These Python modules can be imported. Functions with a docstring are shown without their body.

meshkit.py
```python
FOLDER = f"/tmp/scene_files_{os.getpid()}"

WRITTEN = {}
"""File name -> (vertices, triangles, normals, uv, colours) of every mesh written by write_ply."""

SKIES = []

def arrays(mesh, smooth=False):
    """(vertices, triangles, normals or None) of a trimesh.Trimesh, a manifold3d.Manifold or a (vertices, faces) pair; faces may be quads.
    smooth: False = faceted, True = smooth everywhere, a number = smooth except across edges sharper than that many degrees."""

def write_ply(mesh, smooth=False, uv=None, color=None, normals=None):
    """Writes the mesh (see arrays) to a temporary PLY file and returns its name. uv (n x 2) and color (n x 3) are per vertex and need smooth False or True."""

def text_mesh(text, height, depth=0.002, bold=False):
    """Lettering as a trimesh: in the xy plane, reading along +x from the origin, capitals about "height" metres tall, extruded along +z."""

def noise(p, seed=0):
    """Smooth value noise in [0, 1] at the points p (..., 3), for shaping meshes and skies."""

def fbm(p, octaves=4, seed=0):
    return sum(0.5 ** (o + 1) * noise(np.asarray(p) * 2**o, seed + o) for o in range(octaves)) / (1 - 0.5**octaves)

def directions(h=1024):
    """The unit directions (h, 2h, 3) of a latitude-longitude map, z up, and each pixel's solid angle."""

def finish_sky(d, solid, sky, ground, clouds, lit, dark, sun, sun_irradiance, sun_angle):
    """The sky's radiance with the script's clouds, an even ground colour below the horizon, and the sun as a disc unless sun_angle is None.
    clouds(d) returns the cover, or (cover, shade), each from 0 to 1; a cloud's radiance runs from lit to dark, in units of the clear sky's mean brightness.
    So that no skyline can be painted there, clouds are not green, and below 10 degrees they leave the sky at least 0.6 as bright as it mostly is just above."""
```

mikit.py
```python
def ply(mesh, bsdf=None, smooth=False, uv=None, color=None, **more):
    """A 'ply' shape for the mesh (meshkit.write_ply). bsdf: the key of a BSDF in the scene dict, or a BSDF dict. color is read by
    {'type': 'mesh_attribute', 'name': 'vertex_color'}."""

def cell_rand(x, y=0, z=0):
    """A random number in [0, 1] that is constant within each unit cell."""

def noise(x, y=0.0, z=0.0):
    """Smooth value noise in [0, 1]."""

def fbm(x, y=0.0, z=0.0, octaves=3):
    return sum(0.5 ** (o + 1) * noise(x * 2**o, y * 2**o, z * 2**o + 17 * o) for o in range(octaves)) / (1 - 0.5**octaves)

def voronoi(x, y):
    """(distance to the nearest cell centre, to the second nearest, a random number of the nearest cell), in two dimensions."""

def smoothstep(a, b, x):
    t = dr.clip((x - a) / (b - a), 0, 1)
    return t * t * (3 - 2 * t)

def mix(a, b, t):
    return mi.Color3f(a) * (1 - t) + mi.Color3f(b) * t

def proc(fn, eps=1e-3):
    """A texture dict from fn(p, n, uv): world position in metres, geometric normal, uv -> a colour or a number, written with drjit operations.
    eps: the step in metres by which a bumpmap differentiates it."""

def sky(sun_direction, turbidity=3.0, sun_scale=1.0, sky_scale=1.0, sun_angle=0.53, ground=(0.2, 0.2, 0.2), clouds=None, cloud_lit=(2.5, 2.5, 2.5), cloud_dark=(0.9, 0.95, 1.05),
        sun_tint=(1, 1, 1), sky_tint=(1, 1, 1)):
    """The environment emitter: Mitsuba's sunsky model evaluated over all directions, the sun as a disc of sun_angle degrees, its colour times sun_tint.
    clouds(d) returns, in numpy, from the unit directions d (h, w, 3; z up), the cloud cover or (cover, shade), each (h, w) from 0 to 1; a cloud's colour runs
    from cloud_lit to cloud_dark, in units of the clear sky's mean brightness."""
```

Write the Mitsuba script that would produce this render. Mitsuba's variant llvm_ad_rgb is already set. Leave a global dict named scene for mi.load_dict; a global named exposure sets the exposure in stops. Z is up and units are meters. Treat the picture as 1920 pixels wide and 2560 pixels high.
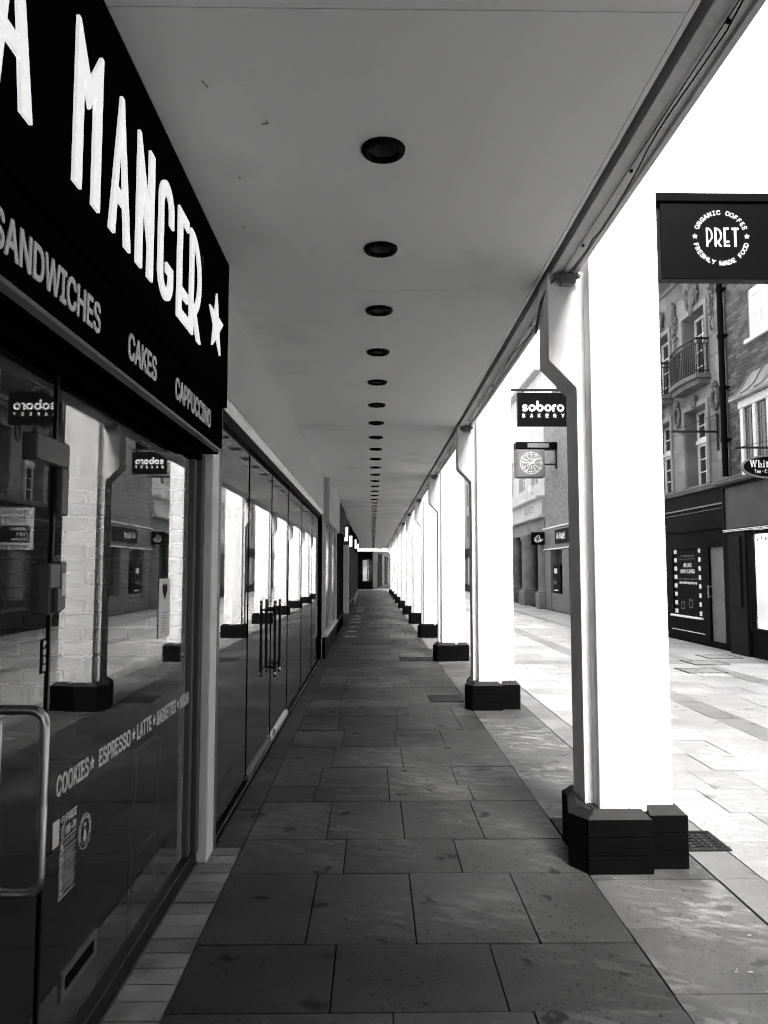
import math, random
import numpy as np, trimesh, manifold3d as m3, drjit as dr, mitsuba as mi, mikit, meshkit
from mikit import noise, fbm, voronoi, smoothstep, cell_rand
from shapely import affinity, box as sbox, union_all
from shapely.geometry import Polygon, Point, LineString
R = random.Random(7)
T4 = mi.ScalarTransform4f
scene, labels = {}, {}

# ------------------------------------------------------------------ camera, sky, exposure
CZ = 1.5
scene['camera'] = {'type': 'perspective', 'fov_axis': 'x', 'fov': 2 * math.degrees(math.atan(960 / 1880)),
                   'near_clip': 0.05, 'far_clip': 2000.0,
                   'to_world': T4().look_at(origin=[0, 0, CZ], target=[0.01480391, 0.99692896, CZ + 0.07689927], up=[0, 0, 1])}
scene['sky'] = mikit.sky((0.13, -0.70, 0.70), turbidity=3, sun_scale=0.3, sun_angle=20, clouds=lambda d: 1.0,
                         cloud_lit=(1.15, 1.15, 1.15), sun_tint=(.83, .99, 1.32))
exposure = 4.3

# ------------------------------------------------------------------ materials
def rgb(c): return {'type': 'rgb', 'value': [float(c)] * 3}
def tex(c): return rgb(c) if isinstance(c, (int, float)) else mikit.proc(c)
def mat(key, c, rough=0.7, spec=0.4, metal=0.0, bump=None, scale=0.002, coat=0.0):
    b = {'type': 'principled', 'base_color': tex(c), 'roughness': tex(rough), 'specular': spec, 'metallic': metal}
    if coat: b.update(clearcoat=coat, clearcoat_gloss=0.9)
    if bump: b = {'type': 'bumpmap', 'arbitrary': mikit.proc(bump), 'scale': scale, 'bsdf': b}
    scene[key] = {'type': 'twosided', 'bsdf': b}
    return key
def stone(base, f=2.2, amp=0.5, spots=0.0, grit=0.12, pits=0.0, worn=0.0):
    def fn(p, n, uv):
        a = fbm(p.x * f, p.y * f, p.z * f, 4)
        b = noise(p.x * 90, p.y * 90, p.z * 90)
        v = base * (1 - amp / 2 + amp * a) * (1 - grit / 2 + grit * b)
        if worn: v *= 1 + worn * smoothstep(.44, .72, fbm(p.x * 11 + 3 * a, p.y * 26 + 9 * p.x, 5.1, 4)) * smoothstep(.38, .64, fbm(p.x * 2.1, p.y * 2.1, 8.8, 3))
        if pits: v *= 1 - pits * smoothstep(.7, .86, noise(p.x * 75, p.y * 75, 3.3)) * smoothstep(.35, .6, fbm(p.x * 5, p.y * 5, 1.7, 2))
        if spots:
            w = fbm(p.x * 14, p.y * 14, 0.0, 3)
            d1, d2, r = voronoi(p.x * 2.3 + w * .3, p.y * 2.3 + w * .3)
            v *= 1 - spots * smoothstep(.13 * r + .02, .02, d1 + (w - .5) * .16) * dr.select(r > .35, 1.0, 0.0)
            s1, s2, q = voronoi(p.x * 17, p.y * 17)
            v *= 1 - spots * .6 * smoothstep(.16, .08, s1) * dr.select(q > .8, 1.0, 0.0)
            v += .12 * smoothstep(.07, .05, s1) * dr.select(q < .02, 1.0, 0.0)
        return mi.Color3f(v)
    return fn
def wear(base, dirt=0.25, f=5):
    def fn(p, n, uv):
        a = fbm(p.x * f, p.y * f, p.z * f, 4)
        s = noise(p.x * 60, p.y * 60, p.z * 60)
        v = base * (1 - dirt * smoothstep(.55, .8, a)) * (1 - .5 * dirt * smoothstep(.93, .98, s))
        return mi.Color3f(v)
    return fn
def grain(p, n, uv): return noise(p.x * 130, p.y * 130, p.z * 130) * .6 + noise(p.x * 45, p.y * 45, p.z * 45)
def pavebump(p, n, uv): return fbm(p.x * 25, p.y * 25, p.z * 25, 3)

for k, b in enumerate((.054, .065, .078)): mat(f'm_flag{k}', stone(b, 2.0, .9, .7, pits=.55, worn=.5), .55, .1, bump=pavebump, scale=.003)  # flag tones held well below the street stone to stand in for arcade shade
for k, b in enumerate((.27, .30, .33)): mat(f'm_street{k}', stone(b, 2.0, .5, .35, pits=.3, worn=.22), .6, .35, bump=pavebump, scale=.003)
for k, b in enumerate((.17, .21)): mat(f'm_band{k}', stone(b, 2.4, .6, .4), .6, .3, bump=pavebump, scale=.003)
for k, b in enumerate((.085, .11)): mat(f'm_kerb{k}', stone(b, 3.2, 1.0, .4, pits=.4, worn=1.1), .6, .3, bump=pavebump, scale=.003)  # slab tones lowered to stand in for the shade beside the pillars
for k, b in enumerate((.2, .27)): mat(f'm_setts{k}', stone(b, 7, .9, .4), .6, .3)
mat('m_joint', stone(.02, 8, .6), .95, .1)
mat('m_render', wear(.88, .1, 4), .85, .2, bump=grain, scale=.0025)
mat('m_ceiling', wear(.68, .16, 1.7), .8, .2, bump=grain, scale=.0012)
mat('m_beam', stone(.5, 3, .5), .85, .2)
mat('m_wallgrey', wear(.5, .06, 2), .75, .25)
mat('m_black', .003, .6, .05)
mat('m_blackmatt', .003, .95, .0)
mat('m_blackgloss', .004, .35, .2)
mat('m_soft_black', stone(.006, 3, .6), .6, .12)
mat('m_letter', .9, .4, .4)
mat('m_print', .8, .6, .2)
mat('m_printwhite', .85, .6, .2)
mat('m_paper', wear(.85, .04), .8, .2)
mat('m_steel', .62, .22, .5, 1.0)
mat('m_alu', stone(.1, 6, .3), .4, .3, .5)
mat('m_trim', wear(.88, .15, 6), .35, .5)
mat('m_greymetal', .14, .45, .4)
mat('m_plinth', stone(.003, 9, .7), .65, .05)
mat('m_plinthlit', stone(.022, 12, .6), .6, .3)  # lighter than the plinth bricks, imitates light falling on the sloped tops
mat('m_mortar', stone(.3, 12, .5), .9, .1)
mat('m_plinthmortar', stone(.008, 12, .5), .9, .1)
for k, b in enumerate((.13, .16, .2)): mat(f'm_inbrick{k}', stone(b, 11, .5), .75, .2, bump=pavebump, scale=.004)
for k, b in enumerate((.075, .105, .14)): mat(f'm_brick{k}', stone(b, 9, .6), .85, .15)
for k, b in enumerate((.15, .185, .22)): mat(f'm_ashlar{k}', stone(b, 1.6, 1.2), .85, .15)
mat('m_carve', stone(.13, 9, .9), .85, .15)
mat('m_stonelight', stone(.48, 2.2, .4), .85, .15)
mat('m_whitewood', wear(.75, .1), .5, .3)
mat('m_dark', .08, .95, .0)  # interior and floor tones kept low, room shade put into the colour
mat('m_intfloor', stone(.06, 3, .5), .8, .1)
mat('m_iron', .015, .5, .2)
mat('m_lead', stone(.24, 4, .9), .5, .4)
mat('m_greyboard', stone(.055, 2.5, .6), .5, .3)
mat('m_midgrey', stone(.16, 4, .3), .5, .4)
mat('m_slate', stone(.3, 9, .6), .8, .2)
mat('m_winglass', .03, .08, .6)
mat('m_inner', .8, .7, .2)
def brickfar(p, n, uv):
    row = dr.floor(p.z / .075)
    u = p.y / .225 + .5 * (row - 2 * dr.floor(row / 2))
    fx, fz = u - dr.floor(u), p.z / .075 - row
    m = dr.maximum(smoothstep(.05, .0, dr.minimum(fx, 1 - fx) * 1.0), smoothstep(.14, .04, dr.minimum(fz, 1 - fz)))
    c = .13 + .1 * cell_rand(dr.floor(u), row, 3) + .05 * fbm(p.y * 2, p.z * 2, 0, 3)
    return mi.Color3f(c * (1 - m) + .3 * m)
mat('m_brickfar', brickfar, .9, .1)
scene['m_glass'] = {'type': 'thindielectric', 'int_ior': 1.4}
mat('m_signblack', .004, .25, .09)

# ------------------------------------------------------------------ helpers
used = {}
def num(base):
    n = used.get(base, 0); used[base] = n + 1
    return base if n == 0 else f'{base}_{n:03d}'
def tag(key, label=None, cat=None, group=None, kind=None):
    d = labels.setdefault(key, {})
    for a, b in (('label', label), ('category', cat), ('group', group), ('kind', kind)):
        if b: d[a] = b
    return key
def thing(name, label, cat=None, group=None, kind=None): return tag(num(name), label, cat, group, kind)
def cc(ms): return trimesh.util.concatenate([m for m in ms if m is not None])
def shape(mesh, bsdf, smooth=False, emit=None, **k):
    s = mikit.ply(mesh, bsdf, smooth, **k)
    if emit: s['emitter'] = {'type': 'area', 'radiance': rgb(emit)}
    return s
def part(parent, name, mesh, bsdf, smooth=False, label=None, kind=None, emit=None):
    key = num(parent + '__' + name)
    scene[key] = mesh if isinstance(mesh, dict) else shape(mesh, bsdf, smooth, emit)
    if label or kind: tag(key, label, None, None, kind)
    return key
def each(parent, name, meshes, bsdf, **k):
    for m in meshes: part(parent, name, m, bsdf, **k)
def solo(name, mesh, bsdf, label, cat, group=None, kind=None, smooth=False):
    key = thing(name, label, cat, group, kind)
    scene[key] = shape(mesh, bsdf, smooth)
    return key
def bx(x0, x1, y0, y1, z0, z1, bev=0.0):
    a, b = np.minimum([x0, y0, z0], [x1, y1, z1]), np.maximum([x0, y0, z0], [x1, y1, z1])
    if bev:
        bev = min(bev, .45 * float((b - a).min()))
        pts = []
        for i in range(3):
            e = np.full(3, bev); e[i] = 0
            lo, hi = a + e, b - e
            pts += [[(lo, hi)[q & 1][0], (lo, hi)[q >> 1 & 1][1], (lo, hi)[q >> 2 & 1][2]] for q in range(8)]
        m = m3.Manifold.hull_points(np.array(pts)).to_mesh()
        return trimesh.Trimesh(m.vert_properties[:, :3], m.tri_verts, process=False)
    m = trimesh.creation.box(extents=b - a); m.apply_translation((a + b) / 2)
    return m
def ex(poly, depth):
    out = []
    for g in getattr(poly, 'geoms', [poly]):
        if g.geom_type == 'Polygon' and g.area > 1e-9:
            out.append(trimesh.creation.extrude_polygon(g, depth, engine='earcut'))
    return cc(out)
def mp(mesh, c0, c1, c2, o):
    m = np.eye(4); m[:3, 0], m[:3, 1], m[:3, 2], m[:3, 3] = c0, c1, c2, o
    k = mesh.copy(); k.apply_transform(m); return k
def onL(mesh, y, z, x): return mp(mesh, (0, 1, 0), (0, 0, 1), (1, 0, 0), (x, y, z))     # faces +x
def onN(mesh, x, z, y): return mp(mesh, (1, 0, 0), (0, 0, 1), (0, -1, 0), (x, y, z))    # faces -y
def onR(mesh, y, z, x): return mp(mesh, (0, -1, 0), (0, 0, 1), (-1, 0, 0), (x, y, z))   # faces -x
def txt(s, h, w=None, bold=True, depth=.003):
    m = meshkit.text_mesh(s, h, depth, bold)
    b = m.bounds
    m.apply_translation([-b[0, 0], -b[0, 1], 0])
    sy = h / (b[1, 1] - b[0, 1]); sx = (w / (b[1, 0] - b[0, 0])) if w else sy
    m.apply_transform(np.diag([sx, sy, 1, 1]))
    return m
def tube(pts, r, n=10, closed=False):
    p = np.array(pts, float)
    t = np.gradient(p, axis=0)
    if closed: t = np.roll(p, -1, 0) - np.roll(p, 1, 0)
    t /= np.linalg.norm(t, axis=1, keepdims=True) + 1e-12
    u = np.cross(t[0], [0, 0, 1.0] if abs(t[0, 2]) < .9 else [1.0, 0, 0]); u /= np.linalg.norm(u)
    V = []; ang = np.arange(n) * 2 * np.pi / n
    for i in range(len(p)):
        u = u - t[i] * (u @ t[i]); u /= np.linalg.norm(u); w = np.cross(t[i], u)
        V.append(p[i] + r * (np.cos(ang)[:, None] * u + np.sin(ang)[:, None] * w))
    F = []; N = len(p)
    for i in range(N if closed else N - 1):
        j = (i + 1) % N
        for k in range(n):
            a, b, c, d = i * n + k, i * n + (k + 1) % n, j * n + (k + 1) % n, j * n + k
            F += [[a, b, c], [a, c, d]]
    V = np.vstack(V)
    if not closed:
        V = np.vstack([V, p[0], p[-1]])
        for k in range(n):
            F += [[len(V) - 2, (k + 1) % n, k], [len(V) - 1, (N - 1) * n + k, (N - 1) * n + (k + 1) % n]]
    return trimesh.Trimesh(V, F, process=False)
def rounded(pts, r, n=6):
    p = [np.array(q, float) for q in pts]; out = [p[0]]
    for a, b, c in zip(p, p[1:], p[2:]):
        d0, d1 = (a - b), (c - b)
        e = min(r, .49 * np.linalg.norm(d0), .49 * np.linalg.norm(d1))
        s, f = b + d0 / np.linalg.norm(d0) * e, b + d1 / np.linalg.norm(d1) * e
        for k in range(n + 1):
            t = k / n
            out.append((1 - t) ** 2 * s + 2 * t * (1 - t) * b + t * t * f)
    return out + [p[-1]]
def lathe(prof, n=24):
    prof = np.array(prof, float); a = np.arange(n) * 2 * np.pi / n
    V = np.array([[r * math.cos(t), r * math.sin(t), z] for r, z in prof for t in a]); F = []
    for i in range(len(prof) - 1):
        for k in range(n):
            q = [i * n + k, i * n + (k + 1) % n, (i + 1) * n + (k + 1) % n, (i + 1) * n + k]
            F += [[q[0], q[1], q[2]], [q[0], q[2], q[3]]]
    return trimesh.Trimesh(V, F, process=False)
def star(r, q=.42):
    return Polygon([((r if k % 2 == 0 else r * q) * math.sin(k * math.pi / 5), (r if k % 2 == 0 else r * q) * math.cos(k * math.pi / 5)) for k in range(10)])
def at(m, x, y, z=0): k = m.copy(); k.apply_translation([x, y, z]); return k
def quad(x0, y0, w0, x1, y1, w1=None):
    w1 = w0 if w1 is None else w1
    return Polygon([(x0 - w0 / 2, y0), (x0 + w0 / 2, y0), (x1 + w1 / 2, y1), (x1 - w1 / 2, y1)])
def ell(cx, cy, rx, ry): return affinity.translate(affinity.scale(Point(0, 0).buffer(1, 24), rx, ry), cx, cy)
def deco(ch):                                                                             # tall low-waisted capitals, height 1
    if ch == 'A': return union_all([quad(.05, 0, .1, .2, 1, .05), quad(.38, 0, .12, .2, 1, .05), sbox(.12, .25, .32, .345)])
    if ch == 'M': return union_all([sbox(0, 0, .115, .8), sbox(.3, 0, .42, .8), Polygon([(0, .78), (0, 1), (.035, 1), (.115, .88), (.115, .7)]), Polygon([(.42, .78), (.42, 1), (.385, 1), (.305, .88), (.305, .7)]), Polygon([(0, 1), (.035, 1), (.21, .74), (.385, 1), (.42, 1), (.42, .78), (.3, .68), (.21, .55), (.12, .68), (0, .78)])])
    if ch == 'N': return Polygon([(0, 0), (0, 1), (.045, 1), (.29, .5), (.29, 1), (.42, 1), (.42, 0), (.29, 0), (.29, .24), (.13, .6), (.13, 0)])
    if ch == 'G':
        o = union_all([ell(.21, .79, .21, .21), ell(.21, .21, .21, .21), sbox(0, .21, .42, .79)])
        i = union_all([ell(.21, .76, .1, .13), ell(.21, .23, .1, .13), sbox(.11, .23, .31, .76)])
        return union_all([o.difference(i).difference(sbox(.2, .3, .5, .68)), sbox(.22, .24, .42, .325), sbox(.31, .15, .42, .32)])
    if ch == 'E': return union_all([sbox(0, 0, .12, 1), sbox(0, .9, .33, 1), sbox(0, 0, .37, .1), sbox(0, .22, .33, .31)])
    if ch in 'RP':
        b = ell(.08, .6, .34, .4).intersection(sbox(.0, 0, 1, 1)).difference(ell(.1, .6, .22, .3).intersection(sbox(.1, 0, 1, 1)))
        s = [sbox(0, 0, .12, 1), b.intersection(sbox(0, .18, 1, 1))]
        if ch == 'R': s.append(quad(.36, 0, .13, .17, .25, .13))
        return union_all(s)
    if ch == 'T': return union_all([sbox(.13, 0, .25, 1), sbox(0, .89, .38, 1)])
def fitp(poly, x0, x1, y0, y1):
    a, b, c, d = poly.bounds
    return affinity.affine_transform(poly, [(x1 - x0) / (c - a), 0, 0, (y1 - y0) / (d - b), x0 - a * (x1 - x0) / (c - a), y0 - b * (y1 - y0) / (d - b)])
def letterblock(poly, depth, bev=.006):                                                   # raised letter with a bevelled face
    return ex(poly, depth)
UNIT = shape(bx(-.5, .5, -.5, .5, -1, 0, .012), 'm_flag0')
def slab(parent, name, x0, x1, y0, y1, z, bsdf, gap=.006, th=.05):
    t = T4().translate([(x0 + x1) / 2, (y0 + y1) / 2, z + R.uniform(-.0025, .0025)]).rotate([0, 0, 1], R.uniform(-.25, .25)).rotate([1, 0, 0], R.uniform(-.18, .18)).scale([x1 - x0 - gap, y1 - y0 - gap, th])
    key = num(parent + '__' + name)
    scene[key] = {**UNIT, 'bsdf': {'type': 'ref', 'id': bsdf}, 'to_world': t}
def slabmesh(x0, x1, y0, y1, z, gap=.006, th=.05):
    return bx(x0 + gap / 2, x1 - gap / 2, y0 + gap / 2, y1 - gap / 2, z - th, z + R.uniform(-.002, .002), .004)

# ------------------------------------------------------------------ ground
solo('ground', cc([bx(-60, 60, -40, 300, -.4, -.03)]), 'm_joint', 'dark bedding ground under the paving of arcade and street', None, kind='structure')
arc = thing('arcade_pavement', 'stone flag pavement running down the arcade, shade put into its colour', kind='structure')
FX0, FX1 = -.705, 1.068
rows = [.2, .85, 1.35, 2.0, 2.68, 3.15, 3.86, 4.33, 5.02, 5.37, 5.87, 6.53, 7.2, 7.88]
cuts = {2.0: [.07, .55], 2.68: [-.145, .47], 3.15: [-.27, .18, .68], 3.86: [-.145, .45], 4.33: [-.26, .18, .63]}
while rows[-1] < 56: rows.append(rows[-1] + R.choice([.36, .45, .5, .6, .68]))
far = {0: [], 1: [], 2: []}
for a, b in zip(rows, rows[1:]):
    c = cuts.get(a)
    if c is None:
        c, x = [], FX0 + R.uniform(.25, .6)
        while x < FX1 - .2: c.append(x); x += R.uniform(.42, .75)
    xs = [FX0] + c + [FX1]
    for p, q in zip(xs, xs[1:]):
        k = R.randrange(3)
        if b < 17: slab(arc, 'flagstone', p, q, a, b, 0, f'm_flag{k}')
        else: far[k].append(slabmesh(p, q, a, b, 0))
for k in far: part(arc, 'distant_flagstone', cc(far[k]), f'm_flag{k}', kind='stuff')
y = .3; fm = []
while y < 56:                                                                            # slabs between the pillars
    k = R.randrange(2)
    n = y + .495
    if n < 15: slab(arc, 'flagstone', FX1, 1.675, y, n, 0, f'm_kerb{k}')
    else: fm.append(slabmesh(FX1, 1.675, y, n, 0))
    y = n
part(arc, 'distant_flagstone', cc(fm), 'm_band1', kind='stuff')
y = 4.2; fm = []
while y < 56:                                                                            # dark strip along the glass of the second shop
    n = y + R.uniform(.6, .95)
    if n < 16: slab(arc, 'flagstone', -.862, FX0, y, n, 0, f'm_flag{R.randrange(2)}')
    else: fm.append(slabmesh(-1.2, FX0, y, n, 0))
    y = n
part(arc, 'distant_flagstone', cc(fm), 'm_flag0', kind='stuff')
y = .4
while y < 4.18:                                                                          # brick strip before the coffee shop
    n = y + .112
    slab(arc, 'paving_brick', -.905, FX0 - .004, y, n, .002, f'm_setts{R.randrange(2)}', gap=.007)
    y = n
for Yt in (17.1, 18.6, 20.0, 21.6, 23.2, 24.7, 27.4, 29.0, 30.5):  # white strips painted as spots of shop light on the floor
    part(arc, 'light_pool', bx(-.63, -.37, Yt - .03, Yt + .03, -.03, .006, .003), 'm_letter')
part(arc, 'distant_paving', bx(-12, 14, 56, 130, -.2, 0), 'm_band1', kind='stuff')

st = thing('street_pavement', 'pale stone slab paving of the pedestrian street', kind='structure')
y = .3; fm = []
GR = (1.69, 1.93, 4.13, 4.43)
while y < 56:
    n = y + .495
    if not (y < GR[3] and n > GR[2]):
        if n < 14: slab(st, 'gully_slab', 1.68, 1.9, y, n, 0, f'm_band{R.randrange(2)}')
        else: fm.append(slabmesh(1.68, 1.9, y, n, 0))
    y = n
for a, b in ((3.77, 4.125), (4.435, 4.755)): slab(st, 'gully_slab', 1.68, 1.9, a, b, 0, 'm_band0')
part(st, 'distant_gully_slab', cc(fm), 'm_band0', kind='stuff')
y = 2.3; far = {0: [], 1: [], 2: [], 3: []}
while y < 57:
    n = y + .492
    x = 1.905
    while x < 6.55:
        w = R.uniform(.3, .72)
        for lo, hi in ((3.45, 3.75), (5.1, 5.38)):
            if x < lo - .01 < x + w + .15 and x + w > lo - .2: w = lo - x
            if lo - .01 <= x < hi - .01: w = hi - x
        e = min(x + w, 6.62)
        if 6.62 - e < .15: e = 6.62
        band = 3.44 <= x < 3.7 or 5.09 <= x < 5.3 or (11.9 < y < 12.4)
        vis = x / max(y, .1) < .56
        if vis or y > 5:
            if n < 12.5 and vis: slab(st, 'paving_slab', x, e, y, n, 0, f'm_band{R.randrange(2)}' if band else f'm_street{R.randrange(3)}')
            else: far[3 if band else R.randrange(3)].append(slabmesh(x, e, y, n, 0))
        else: far[R.randrange(3)].append(slabmesh(x, e, y, n, 0))
        x = e
    y = n
y = -20.0
while y < 2.2:
    far[1].append(slabmesh(1.68, 6.62, y, y + .49, 0)); y += .49
for k in range(3): part(st, 'distant_paving_slab', cc(far[k]), f'm_street{k}', kind='stuff')
part(st, 'distant_band_slab', cc(far[3]), 'm_band1', kind='stuff')
part(st, 'rear_paving', bx(-6, 1.67, -20, .29, -.2, -.002), 'm_flag1', kind='stuff')
part(st, 'street_end_paving', bx(1.67, 40, 57, 160, -.2, 0), 'm_street1', kind='stuff')
g = thing('drain_grate', 'dark iron drain grate in the paving beside the nearest pillar', 'drain grate')
x0, x1, y0, y1 = GR
part(g, 'frame', ex(sbox(x0, y0, x1, y1).difference(sbox(x0 + .02, y0 + .02, x1 - .02, y1 - .02)), .02).apply_translation([0, 0, -.016]), 'm_iron')
for k in range(6):
    yy = y0 + .045 + k * .042
    pts = [(x0 + .02 + (x1 - x0 - .04) * i / 12, yy + .006 * math.sin(i * 1.7), -.006) for i in range(13)]
    part(g, 'bar', tube(pts, .008, 6), 'm_iron')
part(g, 'cross_bar', bx((x0 + x1) / 2 - .008, (x0 + x1) / 2 + .008, y0 + .02, y1 - .02, -.014, .0), 'm_iron')
# dark asphalt patches
def blob(cx, cy, rx, ry, seed):
    rr = random.Random(seed)
    return Polygon([(cx + rx * math.cos(a) * (1 + .18 * rr.uniform(-1, 1)), cy + ry * math.sin(a) * (1 + .18 * rr.uniform(-1, 1))) for a in np.linspace(0, 2 * math.pi, 26)[:-1]])
for (a, b, c, d) in ((.66, 1.04, 8.7, 9.15), (.45, 1.04, 12.6, 13.1), (1.07, 1.3, 4.26, 4.66)):
    part(arc, 'asphalt_patch', bx(a, b, c, d, -.02, .006, .003), 'm_soft_black')
# small white litter specks
litter = []
for k in range(26):
    a, b = R.uniform(1.1, 2.5), R.uniform(2.9, 5.2)
    litter.append(at(ex(ell(0, 0, R.uniform(.004, .01), R.uniform(.003, .006)), .002), a, b, .004))
solo('paper_scrap', cc(litter), 'm_mortar', 'tiny pale scraps of litter scattered on the paving by the grate', None, kind='stuff')
for (px, n_) in ((6.0, 13.1), (5.4, 12.3), (4.9, 11.3)):
    mh = thing('manhole_cover', {6.0: 'thin rectangular manhole frame set in paving before the black shop', 5.4: 'dark manhole cover in the pale paving band before the brick house', 4.9: 'small dark inspection cover nearest in the pale street'}[px], 'manhole cover')
    part(mh, 'frame', ex(sbox(px - .3, n_ - .28, px + .3, n_ + .28).difference(sbox(px - .27, n_ - .25, px + .27, n_ + .25)), .006), 'm_iron')
    part(mh, 'lid', bx(px - .268, px + .268, n_ - .248, n_ + .248, -.02, .005), 'm_band1')

# ------------------------------------------------------------------ arcade ceiling, beam, building over it
ceil = thing('arcade_ceiling', 'grey painted flat ceiling of the arcade in long panels', kind='structure')
LX, LY0, LP = .038, 2.753, .8885
lights = [LY0 + LP * k for k in range(-1, 59)]
ys = [-20, -13.3, -8.8, -4.46, -2.3, -.13] + [2.035 + 2.165 * k for k in range(26)]
ys = [y for y in ys if y < 56] + [56.0]
for a, b in zip(ys, ys[1:]):
    pl = sbox(-1.25, a + .0015, .903, b - .0015)
    for L in lights:
        if a < L < b and L < 14: pl = pl.difference(Point(LX, L).buffer(.058, 8))
    part(ceil, 'panel', at(ex(pl, .012), 0, 0, 3.1), 'm_ceiling')
    part(ceil, 'edge_strip', bx(.906, .924, a, b, 3.1, 3.13), 'm_ceiling')
ab = thing('arcade_building', 'long building over the arcade with a concrete edge beam on the pillars', 'building')
prof = Polygon([(.962, 3.1), (1.055, 3.1), (1.06, 3.112), (1.078, 3.112), (1.082, 3.098), (1.105, 3.098), (1.108, 3.42), (.962, 3.42)])
part(ab, 'beam', mp(ex(prof, 76), (1, 0, 0), (0, 0, 1), (0, -1, 0), (0, 56, 0)), 'm_beam')
part(ab, 'roof_slab', bx(-14, .96, -20, 56, 3.2, 3.5), 'm_blackmatt')
part(ab, 'upper_wall', bx(-14, 1.1, -20, 56, 3.5, 4.9), 'm_render')
part(ab, 'shop_wall', bx(-14, -.8, -20, -5.12, 0, 3.098), 'm_wallgrey')

# ceiling downlights
ringm = shape(lathe([(.056, .0), (.056, -.012), (.064, -.018), (.08, -.014), (.085, -.004), (.085, .0)]), 'm_black', True)
coneM = shape(lathe([(.056, 0), (.046, .05), (.03, .075), (.002, .08)]), 'm_alu', True)
lampM = shape(lathe([(.028, .07), (.028, .05), (.02, .042), (.001, .04)]), 'm_print', True)
ordn = ['nearest', 'second', 'third', 'fourth', 'fifth', 'sixth', 'seventh', 'eighth', 'ninth', 'tenth', 'eleventh', 'twelfth']
for i, L in enumerate(lights[1:]):
    lab = f'round black rimmed downlight recessed in the arcade ceiling, {ordn[i]} in the row' if i < 12 else 'small dark downlight in the distant part of the ceiling row'
    k = thing('downlight', lab, 'ceiling light', 'downlights in a row along the arcade ceiling')
    t = T4().translate([LX, L, 3.1])
    if L < 14:
        part(k, 'rim', {**ringm, 'to_world': t}, None); part(k, 'reflector', {**coneM, 'to_world': t}, None); part(k, 'bulb', {**lampM, 'to_world': t}, None)
    else: scene[k] = {**ringm, 'to_world': t}

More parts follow.
